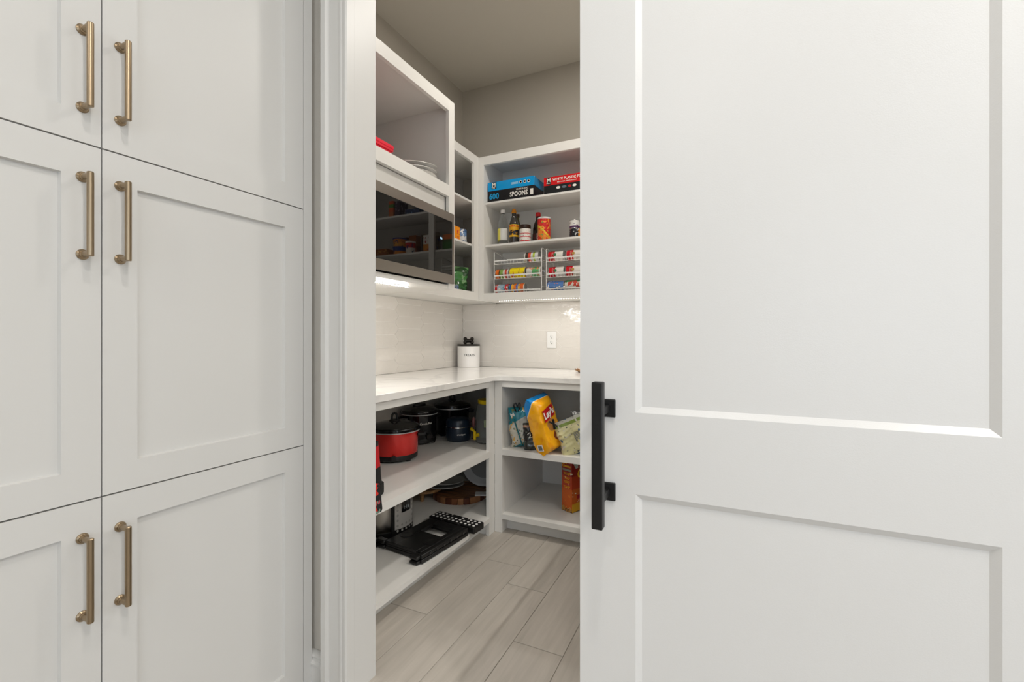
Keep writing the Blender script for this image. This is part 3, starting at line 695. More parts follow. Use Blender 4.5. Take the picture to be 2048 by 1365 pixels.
can_standing('black and orange can under a white can, at the edge of the sliding door', -.885, 2.835, S2, .041, .062, printed('blk_or', 'X', [(0, (28, 28, 36)), (.62, (225, 150, 40))], -.041, .041, [((190, 190, 190), 90, .64)]))
can_standing('white and purple can stacked on the black and orange can', -.893, 2.835, S2+.0622, .034, .056, printed('wh_pu', 'Z', [(0, (80, 50, 90)), (.3, (222, 220, 216))], 0, .056, [((90, 60, 100), 70, .66)]))

# ================================================================== CAN RACKS
def rack(label, x0, x1, tiers, y0=2.783, y1=3.0):
    t = thing('can_rack', label, 'rack', (x0, y0, 1.4092))
    W_ = x1-x0; D = y1-y0; zt = [z-1.4092 for z in tiers]; H_ = zt[0]+.055
    for x in (0, W_):
        bm = NB(); path(bm, [(x, 0, 0), (x, 0, H_), (x, .02, H_+.006), (x, D, H_-.02), (x, D, 0)], .0024, 8)
        for z in zt: path(bm, [(x, 0, z-.02), (x, D, z-.005)], .002, 6); path(bm, [(x, 0, z+.012), (x, D, z+.028)], .002, 6)
        path(bm, [(x, 0, .003), (x, D, .003)], .0024, 6)
        obj('side_frame', bm, WHITEWIRE, t)
    for z in zt:
        bm = NB(); box(bm, .004, W_*.985, -.004, -.001, z-.009, z); path(bm, [(0, -.001, z-.027), (W_, -.001, z-.027)], .0018, 6)
        n = int(W_/.024)
        for i in range(n+1): tube(bm, (.006+i*.024, -.001, z-.027), (.006+i*.024, -.001, z-.006), .0012, 6)
        obj('front_rail', bm, WHITEWIRE, t)
        bm = NB()
        for i in range(9): tube(bm, (.01+i*(W_-.02)/8, 0, z-.027), (.01+i*(W_-.02)/8, D, z-.012), .0014, 6)
        obj('tier_wires', bm, WHITEWIRE, t)
    return t
T1 = (1.668, 1.5665, 1.4625); T2 = (1.6600, 1.5570, 1.4600)
rack('white wire can rack on the left of the bottom wall cabinet shelf', -1.453, -1.102, T1)
rack('white wire can rack beside the door edge, holding red and white cans', -1.070, -.715, T2)
def can_lying(label, x0, L_, zt, mat, r_=.0345, word=None, ink=None, y=2.824, group=None, spin=0):
    z = zt-.0235+r_
    t = thing('food_can', label, 'can', (x0, y, z), (R(spin), 0, 0), group)
    def rot(bm):
        for v in bm.verts: v.co = Vector((v.co.z, v.co.x, v.co.y))
        return bm
    bm = NB(); lathe(bm, [(0, .002), (r_-.002, .002), (r_-.002, 0), (r_, 0), (r_, .003), (r_-.001, .004), (r_-.001, L_-.004), (r_, L_-.003), (r_, L_), (r_-.002, L_), (r_-.002, L_-.002), (0, L_-.002)], 32); obj('tin', rot(bm), CHROME, t)
    bm = NB(); lathe(bm, [(r_-.0009, .0045), (r_-.0002, .0045), (r_-.0002, L_-.0045), (r_-.0009, L_-.0045)], 32); lb_ = obj('label', rot(bm), mat, t)
    if word:
        txt, sz, pos, vert = word
        o = text('lettering', txt, sz, ink, t, (0, 0, 0), (1, 0, 0), (0, 0, 1))
        for v in o.data.vertices:
            x, y_, z_ = v.co.x, v.co.z, -v.co.y
            if vert: u, w_ = pos - y_, x - sz*len(txt)*.26      # reads downwards round the can
            else: u, w_ = pos + x, -(y_)
            if vert: u, w_ = pos + y_, -(x - sz*len(txt)*.28)*-1
            a = (w_ if vert else y_ - sz*.3)/r_ * (1 if not vert else 1)
            rr_ = r_+.0004
            v.co = Vector((u if vert else pos+x, -rr_*math.cos(a), rr_*math.sin(a)))
    return t
def pm(n, st, L_=.11, bl=(), rough=.3): return printed(n, 'X', st, 0, L_, bl, rough)
RW = [(0, (200, 16, 32)), (.44, (226, 222, 215))]
g = 'red and white soup cans in the rack by the door'
can_lying('silver can with green and red label, alone on the top tier of the left rack', -1.236, .108, T1[0], pm('c1', [(0, (205, 205, 200)), (.12, (70, 60, 50)), (.3, (220, 80, 60)), (.48, (205, 205, 205)), (.62, (170, 190, 60)), (.75, (215, 215, 212))], .108))
can_lying('orange and green labelled can on the middle tier of the left rack', -1.452, .105, T1[1], pm('c2', [(0, (225, 110, 30)), (.28, (60, 40, 30)), (.33, (130, 165, 80)), (.58, (215, 205, 195)), (.72, (205, 70, 50)), (.86, (205, 205, 200))], .105, [((60, 45, 40), 90, .66)]))
can_lying('yellow labelled can on the middle tier of the left rack', -1.342, .118, T1[1], pm('c3', [(0, (240, 215, 15))], .118, [((200, 60, 40), 50, .67), ((150, 100, 60), 60, .68)]), r_=.037)
can_lying('green and white vegetable can on the middle tier of the left rack', -1.219, .108, T1[1], pm('c4', [(0, (205, 205, 195)), (.4, (90, 165, 105)), (.86, (215, 210, 200))], .108, [((220, 130, 90), 55, .62)]))
can_lying('red and pale blue can on the bottom tier of the left rack', -1.455, .105, T1[2], pm('c5', [(0, (200, 40, 45)), (.2, (150, 175, 190)), (.62, (120, 160, 175)), (.74, (205, 35, 40))], .105, [((225, 215, 205), 70, .6), ((40, 60, 90), 90, .67)]))
can_lying('blue and orange pasta can on the bottom tier of the left rack', -1.345, .115, T1[2], pm('c6', [(0, (20, 85, 160)), (.14, (235, 175, 60)), (.3, (225, 120, 40)), (.46, (90, 120, 190)), (.58, (235, 185, 60)), (.70, (220, 100, 40)), (.93, (225, 220, 210))], .115, [((20, 80, 150), 38, .60)]))
CW = ("Campbell's", .0145, .028, True)
for x, tz, lab, k in ((-1.064, T2[0], 'red and white soup can, left on the top tier of the rack by the door', 0), (-.938, T2[0], 'red and white soup can, right on the top tier of the rack by the door', 1), (-1.060, T2[1], 'red and white soup can, left on the middle tier of the rack by the door', 2), (-.942, T2[1], 'red and white soup can, right on the middle tier of the rack by the door', 3)):
    t = can_lying(lab, x, .108, tz, pm('soup%d' % k, RW, .108, rough=.25), word=CW, ink=INKW, group=g)
    bm = NB(); lathe(bm, [(0, 0), (.010, 0), (.010, .0006), (0, .0006)], 18)
    for v in bm.verts:
        a = (.006+v.co.y)/.0345; v.co = Vector((.050+v.co.x, -(.0348+v.co.z)*math.cos(a), (.0348+v.co.z)*math.sin(a)))
    obj('emblem', bm, M('green_seal' if k in (0, 2) else 'gold_seal', s2l(60, 120, 80) if k in (0, 2) else s2l(175, 140, 75), .4, var=.05), t)
can_lying('blue labelled fruit can on the bottom tier of the rack by the door', -1.070, .118, T2[2], printed('c7', 'Z', [(0, (70, 115, 180)), (.42, (90, 130, 190)), (.55, (80, 120, 180))], -.037, .037, [((230, 120, 60), 38, .60), ((240, 235, 225), 50, .63)]), r_=.037)
can_lying('white and green tomato can on the bottom tier of the rack by the door', -.948, .125, T2[2], printed('c8', 'Z', [(0, (205, 200, 190)), (.80, (60, 140, 75))], -.037, .037, [((190, 60, 40), 34, .58), ((30, 110, 70), 40, .62)]), r_=.037)

# ================================================================== CORNER WALL CABINET CONTENTS
t = carton('snack_carton', 'bright orange carton on the corner cabinet shelf beside the microwave', 'box', (-1.685, 2.42, 1.7755), .085, .155, .092, printed('orange_carton', 'Z', [(0, (245, 150, 10))], 0, 1, [((215, 40, 70), 28, .66), ((190, 90, 10), 60, .66)], rough=.4), R(0))
t = thing('food_can', 'blue and white can right of the orange carton', 'can', (-1.660, 2.683, 1.7755), R(20))
bm = NB(); lathe(bm, [(0, 0), (.040, 0), (.041, .004), (.041, .100), (.039, .103), (0, .103)], 32); obj('tin', bm, printed('blue_white', 'Z', [(0, (120, 140, 165)), (.25, (215, 215, 215)), (.55, (120, 150, 190)), (.8, (80, 110, 150))], 0, .103, [((225, 225, 225), 50, .6), ((50, 70, 110), 70, .64)]), t)
def bag_mesh(w, d, h, seed=0, n=40, m=36, pinch_b=.10, pinch_t=.10, sup=3.0, crump=.006, crimp=.012, flat_b=False):
    """pillow bag: full superellipse middle, pinched flat to a crimped seam at each end"""
    bm = NB(); rings = []
    for j in range(m+1):
        v = j/m; z = v*h
        fb = min(1, v/pinch_b) if not flat_b else min(1, .55+.45*min(1, v/pinch_b)); ft = min(1, (1-v)/pinch_t)
        k = (math.sin(fb*math.pi/2))**.7*(math.sin(max(ft, 0)*math.pi/2))**.7
        dd = max(.0015, d*k); ww = w*(1+.06*(1-k))
        ring = []
        for i in range(n):
            t = 2*math.pi*i/n; ct, st = math.cos(t), math.sin(t)
            q = (abs(ct)**sup+abs(st)**sup)**(-1/sup)
            x, y = ww/2*ct*q, dd/2*st*q
            p = Vector((x, y, z)); nz = mnoise.noise(Vector((x*16+seed, y*16, z*13)))*crump+mnoise.noise(Vector((x*45, y*45+seed, z*60)))*crump*.45
            if k > .2: x += nz*ct*1.2; y += nz*(1 if st > 0 else -1)*1.2
            else: y += math.sin(x*180)*.0012
            ring.append(bm.verts.new((x, y, z)))
        rings.append(ring)
    for a, b in zip(rings, rings[1:]):
        for i in range(n): bm.faces.new((a[i], a[(i+1)%n], b[(i+1)%n], b[i]))
    bm.faces.new(rings[0][::-1]); bm.faces.new(rings[-1])
    return bm
def bag(label, name, loc, rot, w, d, h, mat, **k):
    t = thing(name, label, 'bag', loc, rot)
    b = obj('bag_body', bag_mesh(w, d, h, **k), mat, t, smooth=True)
    return t, b
bag('green produce bag in the bottom of the corner cabinet', 'plastic_bag', (-1.70, 2.62, 1.4105), (0, R(4), R(35)), .19, .13, .215, printed('green_bag', 'Z', [(0, (40, 95, 45)), (.5, (62, 125, 60)), (.8, (95, 140, 85))], 0, .22, [((120, 160, 110), 22, .62), ((35, 75, 35), 16, .58)], rough=.2, coat=.4), seed=4, crump=.014, pinch_t=.35)
bag('blue snack pack in front of the green produce bag', 'snack_pack', (-1.625, 2.50, 1.4105), (0, 0, R(50)), .10, .05, .075, printed('blue_pack', 'Z', [(0, (50, 60, 70)), (.3, (40, 95, 165)), (.8, (110, 130, 150))], 0, .075, [((130, 130, 125), 30, .6)], rough=.25), seed=9, crump=.006)

# ================================================================== MIRRORED IN THE MICROWAVE DOOR: right part of the back wall cabinet
def rbox(label, x, y, z, sx, sy, sz, st, bl=()):
    carton('food_box', label, 'box', (x, y, z), sx, sy, sz, printed(label[:14], 'Z', st, 0, sz, bl, rough=.45))
rbox('flat orange pasta box on the hidden right part of the wall cabinet', -.20, 2.79, S2, .16, .10, .055, [(0, (150, 75, 20))], [((200, 150, 60), 40, .6)])
rbox('upright orange box behind the flat pasta box', -.30, 2.92, S2, .07, .06, .16, [(0, (190, 100, 30)), (.7, (120, 40, 20))])
rbox('second upright orange box behind the stacked tubs', -.38, 2.92, S2, .07, .06, .17, [(0, (160, 80, 30)), (.5, (190, 110, 40))])
rbox('white and orange drink carton beside the middle cabinet stile', -.60, 2.79, S2, .055, .06, .125, [(0, (205, 130, 40)), (.45, (215, 212, 205))], [((160, 40, 50), 45, .62)])
rbox('orange and green box on the upper hidden shelf', -.255, 2.80, SZ, .045, .1, .13, [(0, (190, 110, 60)), (.35, (205, 90, 40)), (.6, (80, 130, 50)), (.8, (190, 80, 40))])
rbox('dark purple box on the upper hidden shelf', -.315, 2.80, SZ, .045, .1, .12, [(0, (60, 40, 60))], [((150, 140, 150), 50, .62)])
rbox('low navy box on the upper hidden shelf', -.50, 2.80, SZ, .13, .1, .045, [(0, (30, 50, 90))], [((120, 160, 200), 50, .62)])
rbox('orange and green carton right of the cabinet stile, hidden by the door', -.80, 2.80, S2, .09, .07, .115, [(0, (60, 110, 50)), (.5, (60, 90, 40)), (.68, (210, 110, 40))])
def tub(label, x, y, z, r_, h, c1, c2, lidc):
    t = thing('food_tub', label, 'tub', (x, y, z))
    bm = NB(); lathe(bm, [(0, 0), (r_*.88, 0), (r_, h*.86)], 28); obj('tub_body', bm, printed(label[:12], 'Z', [(0, c1), (.45, c2)], 0, h, [((30, 60, 120), 40, .62)], rough=.4), t)
    bm = NB(); lathe(bm, [(0, h*.86), (r_*1.04, h*.86), (r_*1.04, h), (0, h)], 28); obj('lid', bm, M('lid_%d_%d_%d' % lidc, s2l(*lidc), .4, var=.02), t)
tub('lower navy lidded tub of a stacked pair', -.295, 2.83, S2, .052, .062, (225, 140, 40), (25, 60, 140), (25, 60, 140))
tub('upper navy lidded tub of a stacked pair', -.295, 2.83, S2+.0625, .052, .066, (240, 170, 60), (225, 140, 40), (28, 62, 150))
tub('white tub with a red label behind the stile', -.405, 2.82, S2, .038, .095, (222, 215, 205), (205, 40, 45), (225, 220, 212))
tub('brown jar at the back of the hidden shelf', -.455, 2.95, S2, .035, .165, (110, 85, 60), (90, 70, 50), (130, 115, 95))
tub('grey brown jar at the back of the hidden shelf', -.545, 2.95, S2, .035, .175, (120, 110, 90), (110, 100, 85), (150, 140, 120))

# ================================================================== SLOW COOKERS (shelf z .488)
SH = .4882
def cooker(label, x, y, R_, zb, zr, bodymat, ry=1, rz=0, knob='loop', lettering=None, oval=1, rimcol=None):
    rimcol = rimcol or M('satin_rim', (.62, .62, .61), .35, .35, var=.02)
    t = thing('slow_cooker', label, 'slow cooker', (x, y, SH), rz)
    z0 = .022; zr = zr-SH
    bm = NB(); lathe(bm, [(0, .010), (R_*.86, .010), (R_*.90, .014), (R_*.90, z0+.012), (R_*.88, z0+.018)], 56, sy=oval); obj('base', bm, BLKPL, t)
    for a in (45, 135, 225, 315):
        bm = NB(); lathe(bm, [(0, 0), (.014, 0), (.016, .012), (0, .012)], 12, c=(R_*.74*math.cos(R(a)), R_*.74*oval*math.sin(R(a)), 0)); obj('foot', bm, BLKPL, t)
    bm = NB(); lathe(bm, [(R_*.88, z0+.012), (R_*.91, z0+.02), (R_*.92, zr-.018), (R_*.93, zr-.012), (0, zr-.012)], 56, sy=oval); obj('housing', bm, bodymat, t)
    bm = NB(); lathe(bm, [(R_*.93, zr-.014), (R_*.985, zr-.014), (R_*.985, zr-.009), (R_*.93, zr-.009)], 56, sy=oval); obj('rim_band', bm, rimcol, t)
    bm = NB(); lathe(bm, [(R_*.90, zr-.009), (R_*1.0, zr-.008), (R_*1.01, zr+.002), (R_*.99, zr+.008), (R_*.94, zr+.008), (R_*.90, zr-.002)], 56, sy=oval); obj('crock', bm, BLKGLOSS, t)
    bm = NB(); lathe(bm, [(R_*.95, zr+.0085), (R_*.95, zr+.012), (R_*.80, zr+.022), (R_*.5, zr+.032), (R_*.2, zr+.036), (0, zr+.0365)], 56, sy=oval); ld = obj('lid', bm, M('smoked_glass', (.02, .02, .018), .05, var=.1, coat=.5), t)
    if knob == 'loop':
        bm = NB(); zt = zr+.036
        lathe(bm, [(0, zt), (.030, zt), (.026, zt+.006), (0, zt+.008)], 20)
        path(bm, [(-.016, 0, zt+.004), (-.013, 0, zt+.028), (-.006, 0, zt+.040), (.006, 0, zt+.040), (.013, 0, zt+.028), (.016, 0, zt+.004)], .0058, 10)
        obj('knob', bm, BLKPL, ld)
    else:
        bm = NB(); zt = zr+.034; lathe(bm, [(0, zt), (.045, zt-.002), (.042, zt+.010), (.02, zt+.014), (0, zt+.014)], 24, sy=.5); obj('knob', bm, BLKPL, ld)
    for s in (-1, 1):
        bm = NB(); zt = zr-.035
        path(bm, [(s*R_*.90, -.035*oval, zt), (s*(R_+.020), -.028, zt), (s*(R_+.020), .028, zt), (s*R_*.90, .035*oval, zt)], .009, 10); obj('side_handle', bm, BLKPL, t)
    return t
REDM = M('red_metallic', (.72, .02, .014), .2, .35, var=.05, vscale=15, coat=.5)
def front_ang(x, y): return math.atan2(-x, y)   # turns local -Y towards the camera at the origin
ck = cooker('red metallic slow cooker with a black rim and glass lid', -1.622, 1.947, .136, 0, .655, REDM, rz=front_ang(-1.622, 1.947)-R(2))
bm = NB(); tube(bm, (0.0, -.120, .032), (0, -.136, .032), .012, 20); obj('control_dial', bm, BLKPL, ck)
ck2 = cooker('tall black slow cooker between the red one and the rear black one', -1.730, 2.310, .114, 0, .682, BLKGLOSS, rz=front_ang(-1.73, 2.310)+R(30), knob='flat')
text('lettering', 'Crock-Pot', .018, INKW, ck2, (0, 0, .125), (1, 0, 0), (0, 0, 1), wrap=(.1060, R(-98)), align='CENTER', bold=.0003)
bm = NB(); tube(bm, (0, -.100, .052), (0, -.117, .052), .016, 20); obj('control_dial', bm, BLKPL, ck2)
ck3 = cooker('black slow cooker with a loop knob, furthest back in the row', -1.680, 2.608, .122, 0, .680, BLKGLOSS, rz=front_ang(-1.68, 2.608))
t = thing('food_warmer', 'small round navy blue lunch warmer with a silver band', 'food warmer', (-1.533, 2.447, SH), front_ang(-1.533, 2.447)+R(8))
NAVY = M('navy_plastic', (.012, .022, .038), .3, var=.05)
bm = NB(); lathe(bm, [(0, .004), (.060, .004), (.072, .010), (.0775, .03), (.078, .075), (.0765, .092)], 48); obj('pot', bm, NAVY, t)
bm = NB(); lathe(bm, [(0, 0), (.060, 0), (.064, .004), (.058, .0055), (0, .0055)], 40); obj('base_ring', bm, CHROME, t)
bm = NB(); lathe(bm, [(.0765, .092), (.0785, .092), (.0785, .0965), (.0765, .0965)], 48); obj('band', bm, CHROME, t)
bm = NB(); lathe(bm, [(0, .0955), (.0765, .0965), (.077, .118), (.070, .136), (.055, .146), (.0, .150)], 48); obj('lid', bm, NAVY, t)
text('lettering', 'crockpot', .0145, INKW, t, (0, 0, .048), (1, 0, 0), (0, 0, 1), wrap=(.078, R(-84)), align='CENTER', bold=.0003)
# drink dispenser
t = thing('drink_dispenser', 'clear drink dispenser with a yellow lid and yellow tap', 'dispenser', (-1.345, 2.505, SH), front_ang(-1.345, 2.505))
CLEARJ = M('clear_jar', (.85, .87, .85), .06, trans=.92, ior=1.15, var=.02)
bm = NB(); lathe(bm, [(0, .002), (.080, .002), (.085, .008), (.085, .19), (.075, .225), (.066, .240), (.064, .238), (.073, .222), (.082, .188), (.082, .010), (0, .006)], 40); obj('jar', bm, CLEARJ, t)
bm = NB(); lathe(bm, [(0, .240), (.066, .240), (.069, .244), (.069, .262), (.066, .265), (0, .266)], 36); obj('lid', bm, YEL, t)
bm = NB()
a = R(-140)
c_, s_ = math.cos(a), math.sin(a)
tube(bm, (.084*c_, .084*s_, .055), (.115*c_, .115*s_, .055), .011, 14); tube(bm, (.112*c_, .112*s_, .030), (.112*c_, .112*s_, .078), .009, 14); tube(bm, (.112*c_, .112*s_, .078), (.140*c_, .140*s_, .100), .006, 10, .009)
obj('tap', bm, YEL, t)
bm = NB(); box(bm, -.030, .035, -.0885, -.0855, .105, .150); obj('label', bm, M('pale_green_label', s2l(150, 160, 120), .5, var=.04), t)
t = thing('bulb_thermometer', 'small pink glass thermometer standing beside the drink dispenser', 'gadget', (-1.470, 2.53, SH), 0)
bm = NB(); lathe(bm, [(0, .0), (.014, 0), (.014, .004), (.004, .006), (.0025, .06), (.004, .075), (.010, .085), (.013, .105), (.010, .130), (.004, .140), (0, .141)], 18); obj('body', bm, M('pink_glass', s2l(150, 95, 90), .2, var=.05), t)

# bags at the near left end
def soft_box(bm, w, d, h, seed, top=.7, amp=.005):
    m_, n_ = 14, 32
    rings = []
    for j in range(m_+1):
        v = j/m_; k = 1-(1-top)*v**1.4; e = 1 if v < .93 else math.sqrt(max(0, 1-((v-.93)/.07)**2))*.6+.4
        e *= 1 if v > .05 else .92
        ring = []
        for i in range(n_):
            t = 2*math.pi*i/n_; ct, st = math.cos(t), math.sin(t); q = (abs(ct)**5+abs(st)**5)**(-.2)
            x, y, z = w/2*k*e*ct*q, d/2*k*e*st*q, v*h
            nz = mnoise.noise(Vector((x*20+seed, y*20, z*20)))*amp
            ring.append(bm.verts.new((x+nz*ct, y+nz*st, z)))
        rings.append(ring)
    for a, b in zip(rings, rings[1:]):
        for i in range(n_): bm.faces.new((a[i], a[(i+1)%n_], b[(i+1)%n_], b[i]))
    bm.faces.new(rings[0][::-1]); bm.faces.new(rings[-1])
t = thing('lunch_bag', 'black and red fabric lunch bag at the left end of the cooker shelf', 'bag', (-1.375, 1.392, SH), R(8))
bm = NB(); soft_box(bm, .19, .20, .235, 3, .82); obj('bag_body', bm, printed('lunch_fabric', 'Z', [(0, (20, 19, 18)), (.5, (190, 10, 22)), (.86, (24, 22, 21))], 0, .235, rough=.85), t)
bm = NB(); soft_box(bm, .202, .208, .05, 5, .99, .002); obj('base_pocket', bm, M('black_fabric', (.012, .012, .011), .9, bump=.4, bscale=300, var=.15, vscale=60), t)
bm = NB(); path(bm, [(-.04, -.05, .22), (-.035, -.06, .26), (.035, -.06, .26), (.04, -.05, .22)], .007, 8); obj('strap', bm, MATS['black_fabric'], t)
t = thing('floral_pouch', 'black pouch with red and green flowers hanging over the shelf edge', 'pouch', (-1.205, 1.320, .474), R(0))
bm = NB(); soft_box(bm, .026, .095, .115, 8, .62, .003); obj('pouch_body', bm, printed('floral_fabric', 'Z', [(0, (25, 24, 26))], 0, 1, [((210, 50, 40), 32, .57), ((175, 70, 85), 38, .61), ((120, 145, 130), 45, .62)], rough=.85), t)
bm = NB(); path(bm, [(0, -.01, .12), (-.012, 0, .135), (-.04, .01, .095), (-.05, .01, .062)], .004, 6); obj('loop', bm, MATS['black_fabric'], t)

# ================================================================== LOWEST LEFT SHELF (z .108)
SL = .1083
t = thing('pressure_cooker', 'stainless steel electric pressure cooker with a button panel', 'pressure cooker', (-1.662, 1.900, SL), front_ang(-1.662, 1.90)+R(45))
bm = NB(); lathe(bm, [(0, 0), (.135, 0), (.150, .006), (.155, .03), (.154, .045)], 48); obj('base', bm, BLKPL, t)
bm = NB(); lathe(bm, [(.149, .045), (.1505, .05), (.1505, .225), (.148, .228), (.0, .228)], 48); obj('housing', bm, STEEL, t)
bm = NB(); lathe(bm, [(.148, .228), (.160, .230), (.162, .250), (.15, .262), (.10, .30), (0, .31)], 48); obj('lid', bm, BLKPL, t)
def curved_panel(r0, r1, a0, a1, z0, z1, n=12):
    bm = NB(); A = []
    for rr_ in (r0, r1):
        A.append([[bm.verts.new((rr_*math.cos(a0+(a1-a0)*i/n), rr_*math.sin(a0+(a1-a0)*i/n), z)) for i in range(n+1)] for z in (z0, z1)])
    for i in range(n):
        bm.faces.new((A[1][0][i], A[1][0][i+1], A[1][1][i+1], A[1][1][i])); bm.faces.new((A[0][0][i], A[0][0][i+1], A[0][1][i+1], A[0][1][i]))
        for k in (0, 1): bm.faces.new((A[0][k][i], A[0][k][i+1], A[1][k][i+1], A[1][k][i]))
    for i in (0, n): bm.faces.new((A[0][0][i], A[1][0][i], A[1][1][i], A[0][1][i]))
    return bm
PW = R(24)
obj('panel_surround', curved_panel(.1505, .160, R(-90)-PW*1.25, R(-90)+PW*1.35, .02, .23), BLKPL, t, bevel=.003)
pn = obj('control_panel', curved_panel(.160, .1635, R(-90)-PW, R(-90)+PW, .055, .225), M('silver_panel', (.55, .53, .50), .35, .3, var=.04), t, bevel=.004)
obj('display', curved_panel(.1635, .1642, R(-90)-PW*.45, R(-90)+PW*.55, .135, .195), BLKGLASS, pn)
text('lettering', '1:18', .024, M('display_digits', (.5, .55, .58), .5, var=0), pn, (0, 0, .150), (1, 0, 0), (0, 0, 1), wrap=(.1643, R(-90)), align='CENTER')
bm = NB()
for i in range(5):
    for j in range(7):
        if 2 <= j <= 5 and 1 <= i <= 3: continue
        a = R(-90)-PW*.78+PW*1.56*i/4; z = .048+j*.026
        tube(bm, (.1632*math.cos(a), .1632*math.sin(a), z), (.1645*math.cos(a), .1645*math.sin(a), z), .0062, 10)
o = obj('buttons', bm, M('grey_button', (.35, .34, .32), .4, var=.05), pn); o['kind'] = 'stuff'

# folding step stool
t = thing('step_stool', 'folded black plastic step stool with white grip dots, lying on the lowest shelf', 'stool', (-1.362, 1.90, SL), R(-6))
def slab_hole(bm, x0, x1, y0, y1, z0, z1, hx0, hx1, hy0, hy1):
    box(bm, x0, hx0, y0, y1, z0, z1); box(bm, hx1, x1, y0, y1, z0, z1); box(bm, hx0, hx1, y0, hy0, z0, z1); box(bm, hx0, hx1, hy1, y1, z0, z1)
bm = NB(); slab_hole(bm, -.125, .105, -.175, .150, .027, .042, -.058, .078, .000, .095); obj('top_panel', bm, BLKPL, t, bevel=.002)
bm = NB(); slab_hole(bm, -.120, .110, -.180, .150, .004, .020, -.098, .044, .028, .118); obj('bottom_panel', bm, BLKPL, t, bevel=.002)
bm = NB()
for i in range(9): box(bm, -.118+i*.026, -.112+i*.026, -.17, -.01, .0195, .0275)
obj('ribs', bm, BLKPL, t)['kind'] = 'stuff'
for y in (-.176, .145): obj('end_wall', box(NB(), -.12, .10, y, y+.004, .0195, .0275), BLKPL, t)
for x in (-.085, .072):
    bm = NB(); lathe(bm, [(.022, .0425), (.034, .0425), (.034, .0445), (.026, .0450), (.022, .043)], 28, c=(x, -.072, 0)); obj('foot_ring', bm, BLKPL, t)
    bm = NB(); lathe(bm, [(0, .0422), (.022, .0422), (.022, .0428), (0, .0428)], 24, c=(x, -.072, 0)); obj('foot_recess', bm, DARK, t)
for z0 in (.002, .024):
    bm = NB(); box(bm, .106, .134, -.20, .150, z0, z0+.019); obj('side_rail', bm, BLKPL, t, bevel=.004)
bm = NB()
for i in range(6): box(bm, .134, .1365, -.15+i*.05, -.138+i*.05, .026, .036)
obj('rail_clips', bm, M('dark_grey_plastic', (.03, .03, .03), .3, var=.1), t)
for z0 in (.002, .024):
    bm = NB(); box(bm, -.185, -.126, -.185, -.150, z0, z0+.018); obj('hinge_arm', bm, BLKPL, t, bevel=.006)
    bm = NB(); box(bm, -.20, -.170, -.225, -.170, z0, z0+.018); obj('foot', bm, BLKPL, t, bevel=.006)
    bm = NB(); box(bm, .075, .125, -.222, -.181, z0-.001, z0+.015); obj('foot', bm, BLKPL, t, bevel=.006)
# dotted tread
bm = NB()
for a, b in ((-.155, -.062), (-.052, .052), (.062, .155)): box(bm, a, b, .170, .262, .004, .040)
box(bm, -.150, .150, .172, .250, .006, .036)
tr = obj('tread', bm, BLKPL, t, bevel=.006, seg=3)
k = 0
for i in range(11):
    for j in range(3):
        if j == 2 and i in (3, 4, 5, 7): continue
        x = -.138+i*.0276; y = .190+j*.026
        bm = NB(); lathe(bm, [(0, .0398), (.0075, .0398), (.0070, .0412), (0, .0416)], 14, c=(x, y, 0)); obj('grip_dot', bm, WHITEPL, tr)

# serving boards, plates
t = thing('round_board', 'round acacia board with chunky end-grain rim at the back of the lowest shelf', 'board', (-1.575, 2.54, SL), 0)
bm = NB(); lathe(bm, [(0, .010), (.150, .010), (.160, .036), (.0, .036)], 56); obj('board_top', bm, ACACIA, t)
RIM = [M('rim_dark', (.11, .03, .012), .4, var=.2, vscale=30), M('rim_mid', (.20, .07, .025), .4, var=.2, vscale=30), M('rim_light', (.34, .15, .06), .4, var=.2, vscale=30)]
for i in range(28):
    a0 = 2*math.pi*i/28+.006; a1 = 2*math.pi*(i+1)/28-.006
    obj('rim_block', curved_panel(.1605, .176, a0, a1, .0, .037, 3), RIM[(i*7) % 3 if i % 5 else 2], t, bevel=.0015)
t = thing('wooden_riser', 'small honey wood riser on tapered legs left of the round board', 'riser', (-1.755, 2.415, SL), 0)
bm = NB(); lathe(bm, [(0, .052), (.098, .052), (.102, .057), (.102, .066), (.098, .070), (0, .070)], 40); obj('top', bm, PINE, t)
for a in (-75, -195, 45):
    bm = NB(); lathe(bm, [(0, 0), (.011, 0), (.017, .048), (.019, .0525), (0, .0525)], 14, c=(.072*math.cos(R(a)), .072*math.sin(R(a)), 0)); obj('leg', bm, PINE, t)
PLATE = M('grey_white_stoneware', (.46, .45, .43), .25, var=.02)
for k, (x, y, z, r_, lab) in enumerate(((-1.660, 2.475, SL+.0705, .132, 'lower oval white platter resting on the wooden riser'), (-1.655, 2.490, SL+.0905, .124, 'upper oval white platter stacked on the lower one'))):
    t = thing('oval_platter', lab, 'plate', (x, y, z), R(30), 'stacked oval platters')
    bm = NB(); lathe(bm, [(0, 0), (r_*.62, 0), (r_*.74, .007), (r_, .013), (r_*1.01, .0165), (r_*.98, .0175), (r_*.80, .013), (r_*.70, .009), (r_*.60, .004), (0, .004)], 56, sy=.84); obj('dish', bm, PLATE, t)
t = thing('oval_platter', 'large round grey-white platter leaning upright behind the corner post', 'plate', (-1.470, 2.66, SL+.0372+.0), (R(77), 0, R(18)))
r_ = .148
bm = NB(); lathe(bm, [(0, 0), (r_*.70, 0), (r_*.86, .010), (r_, .016), (r_*1.01, .020), (r_*.98, .021), (r_*.88, .016), (r_*.80, .012), (r_*.68, .005), (0, .005)], 64, c=(0, r_+.004, 0)); obj('dish', bm, PLATE, t)
bm = NB(); lathe(bm, [(0, .0053), (r_*.66, .0053), (r_*.66, .006), (0, .006)], 48, c=(0, r_+.004, 0)); obj('well', bm, M('dark_grey_well', (.19, .19, .18), .2, var=.05), t)  # separate darker grey disc covering the platter's well
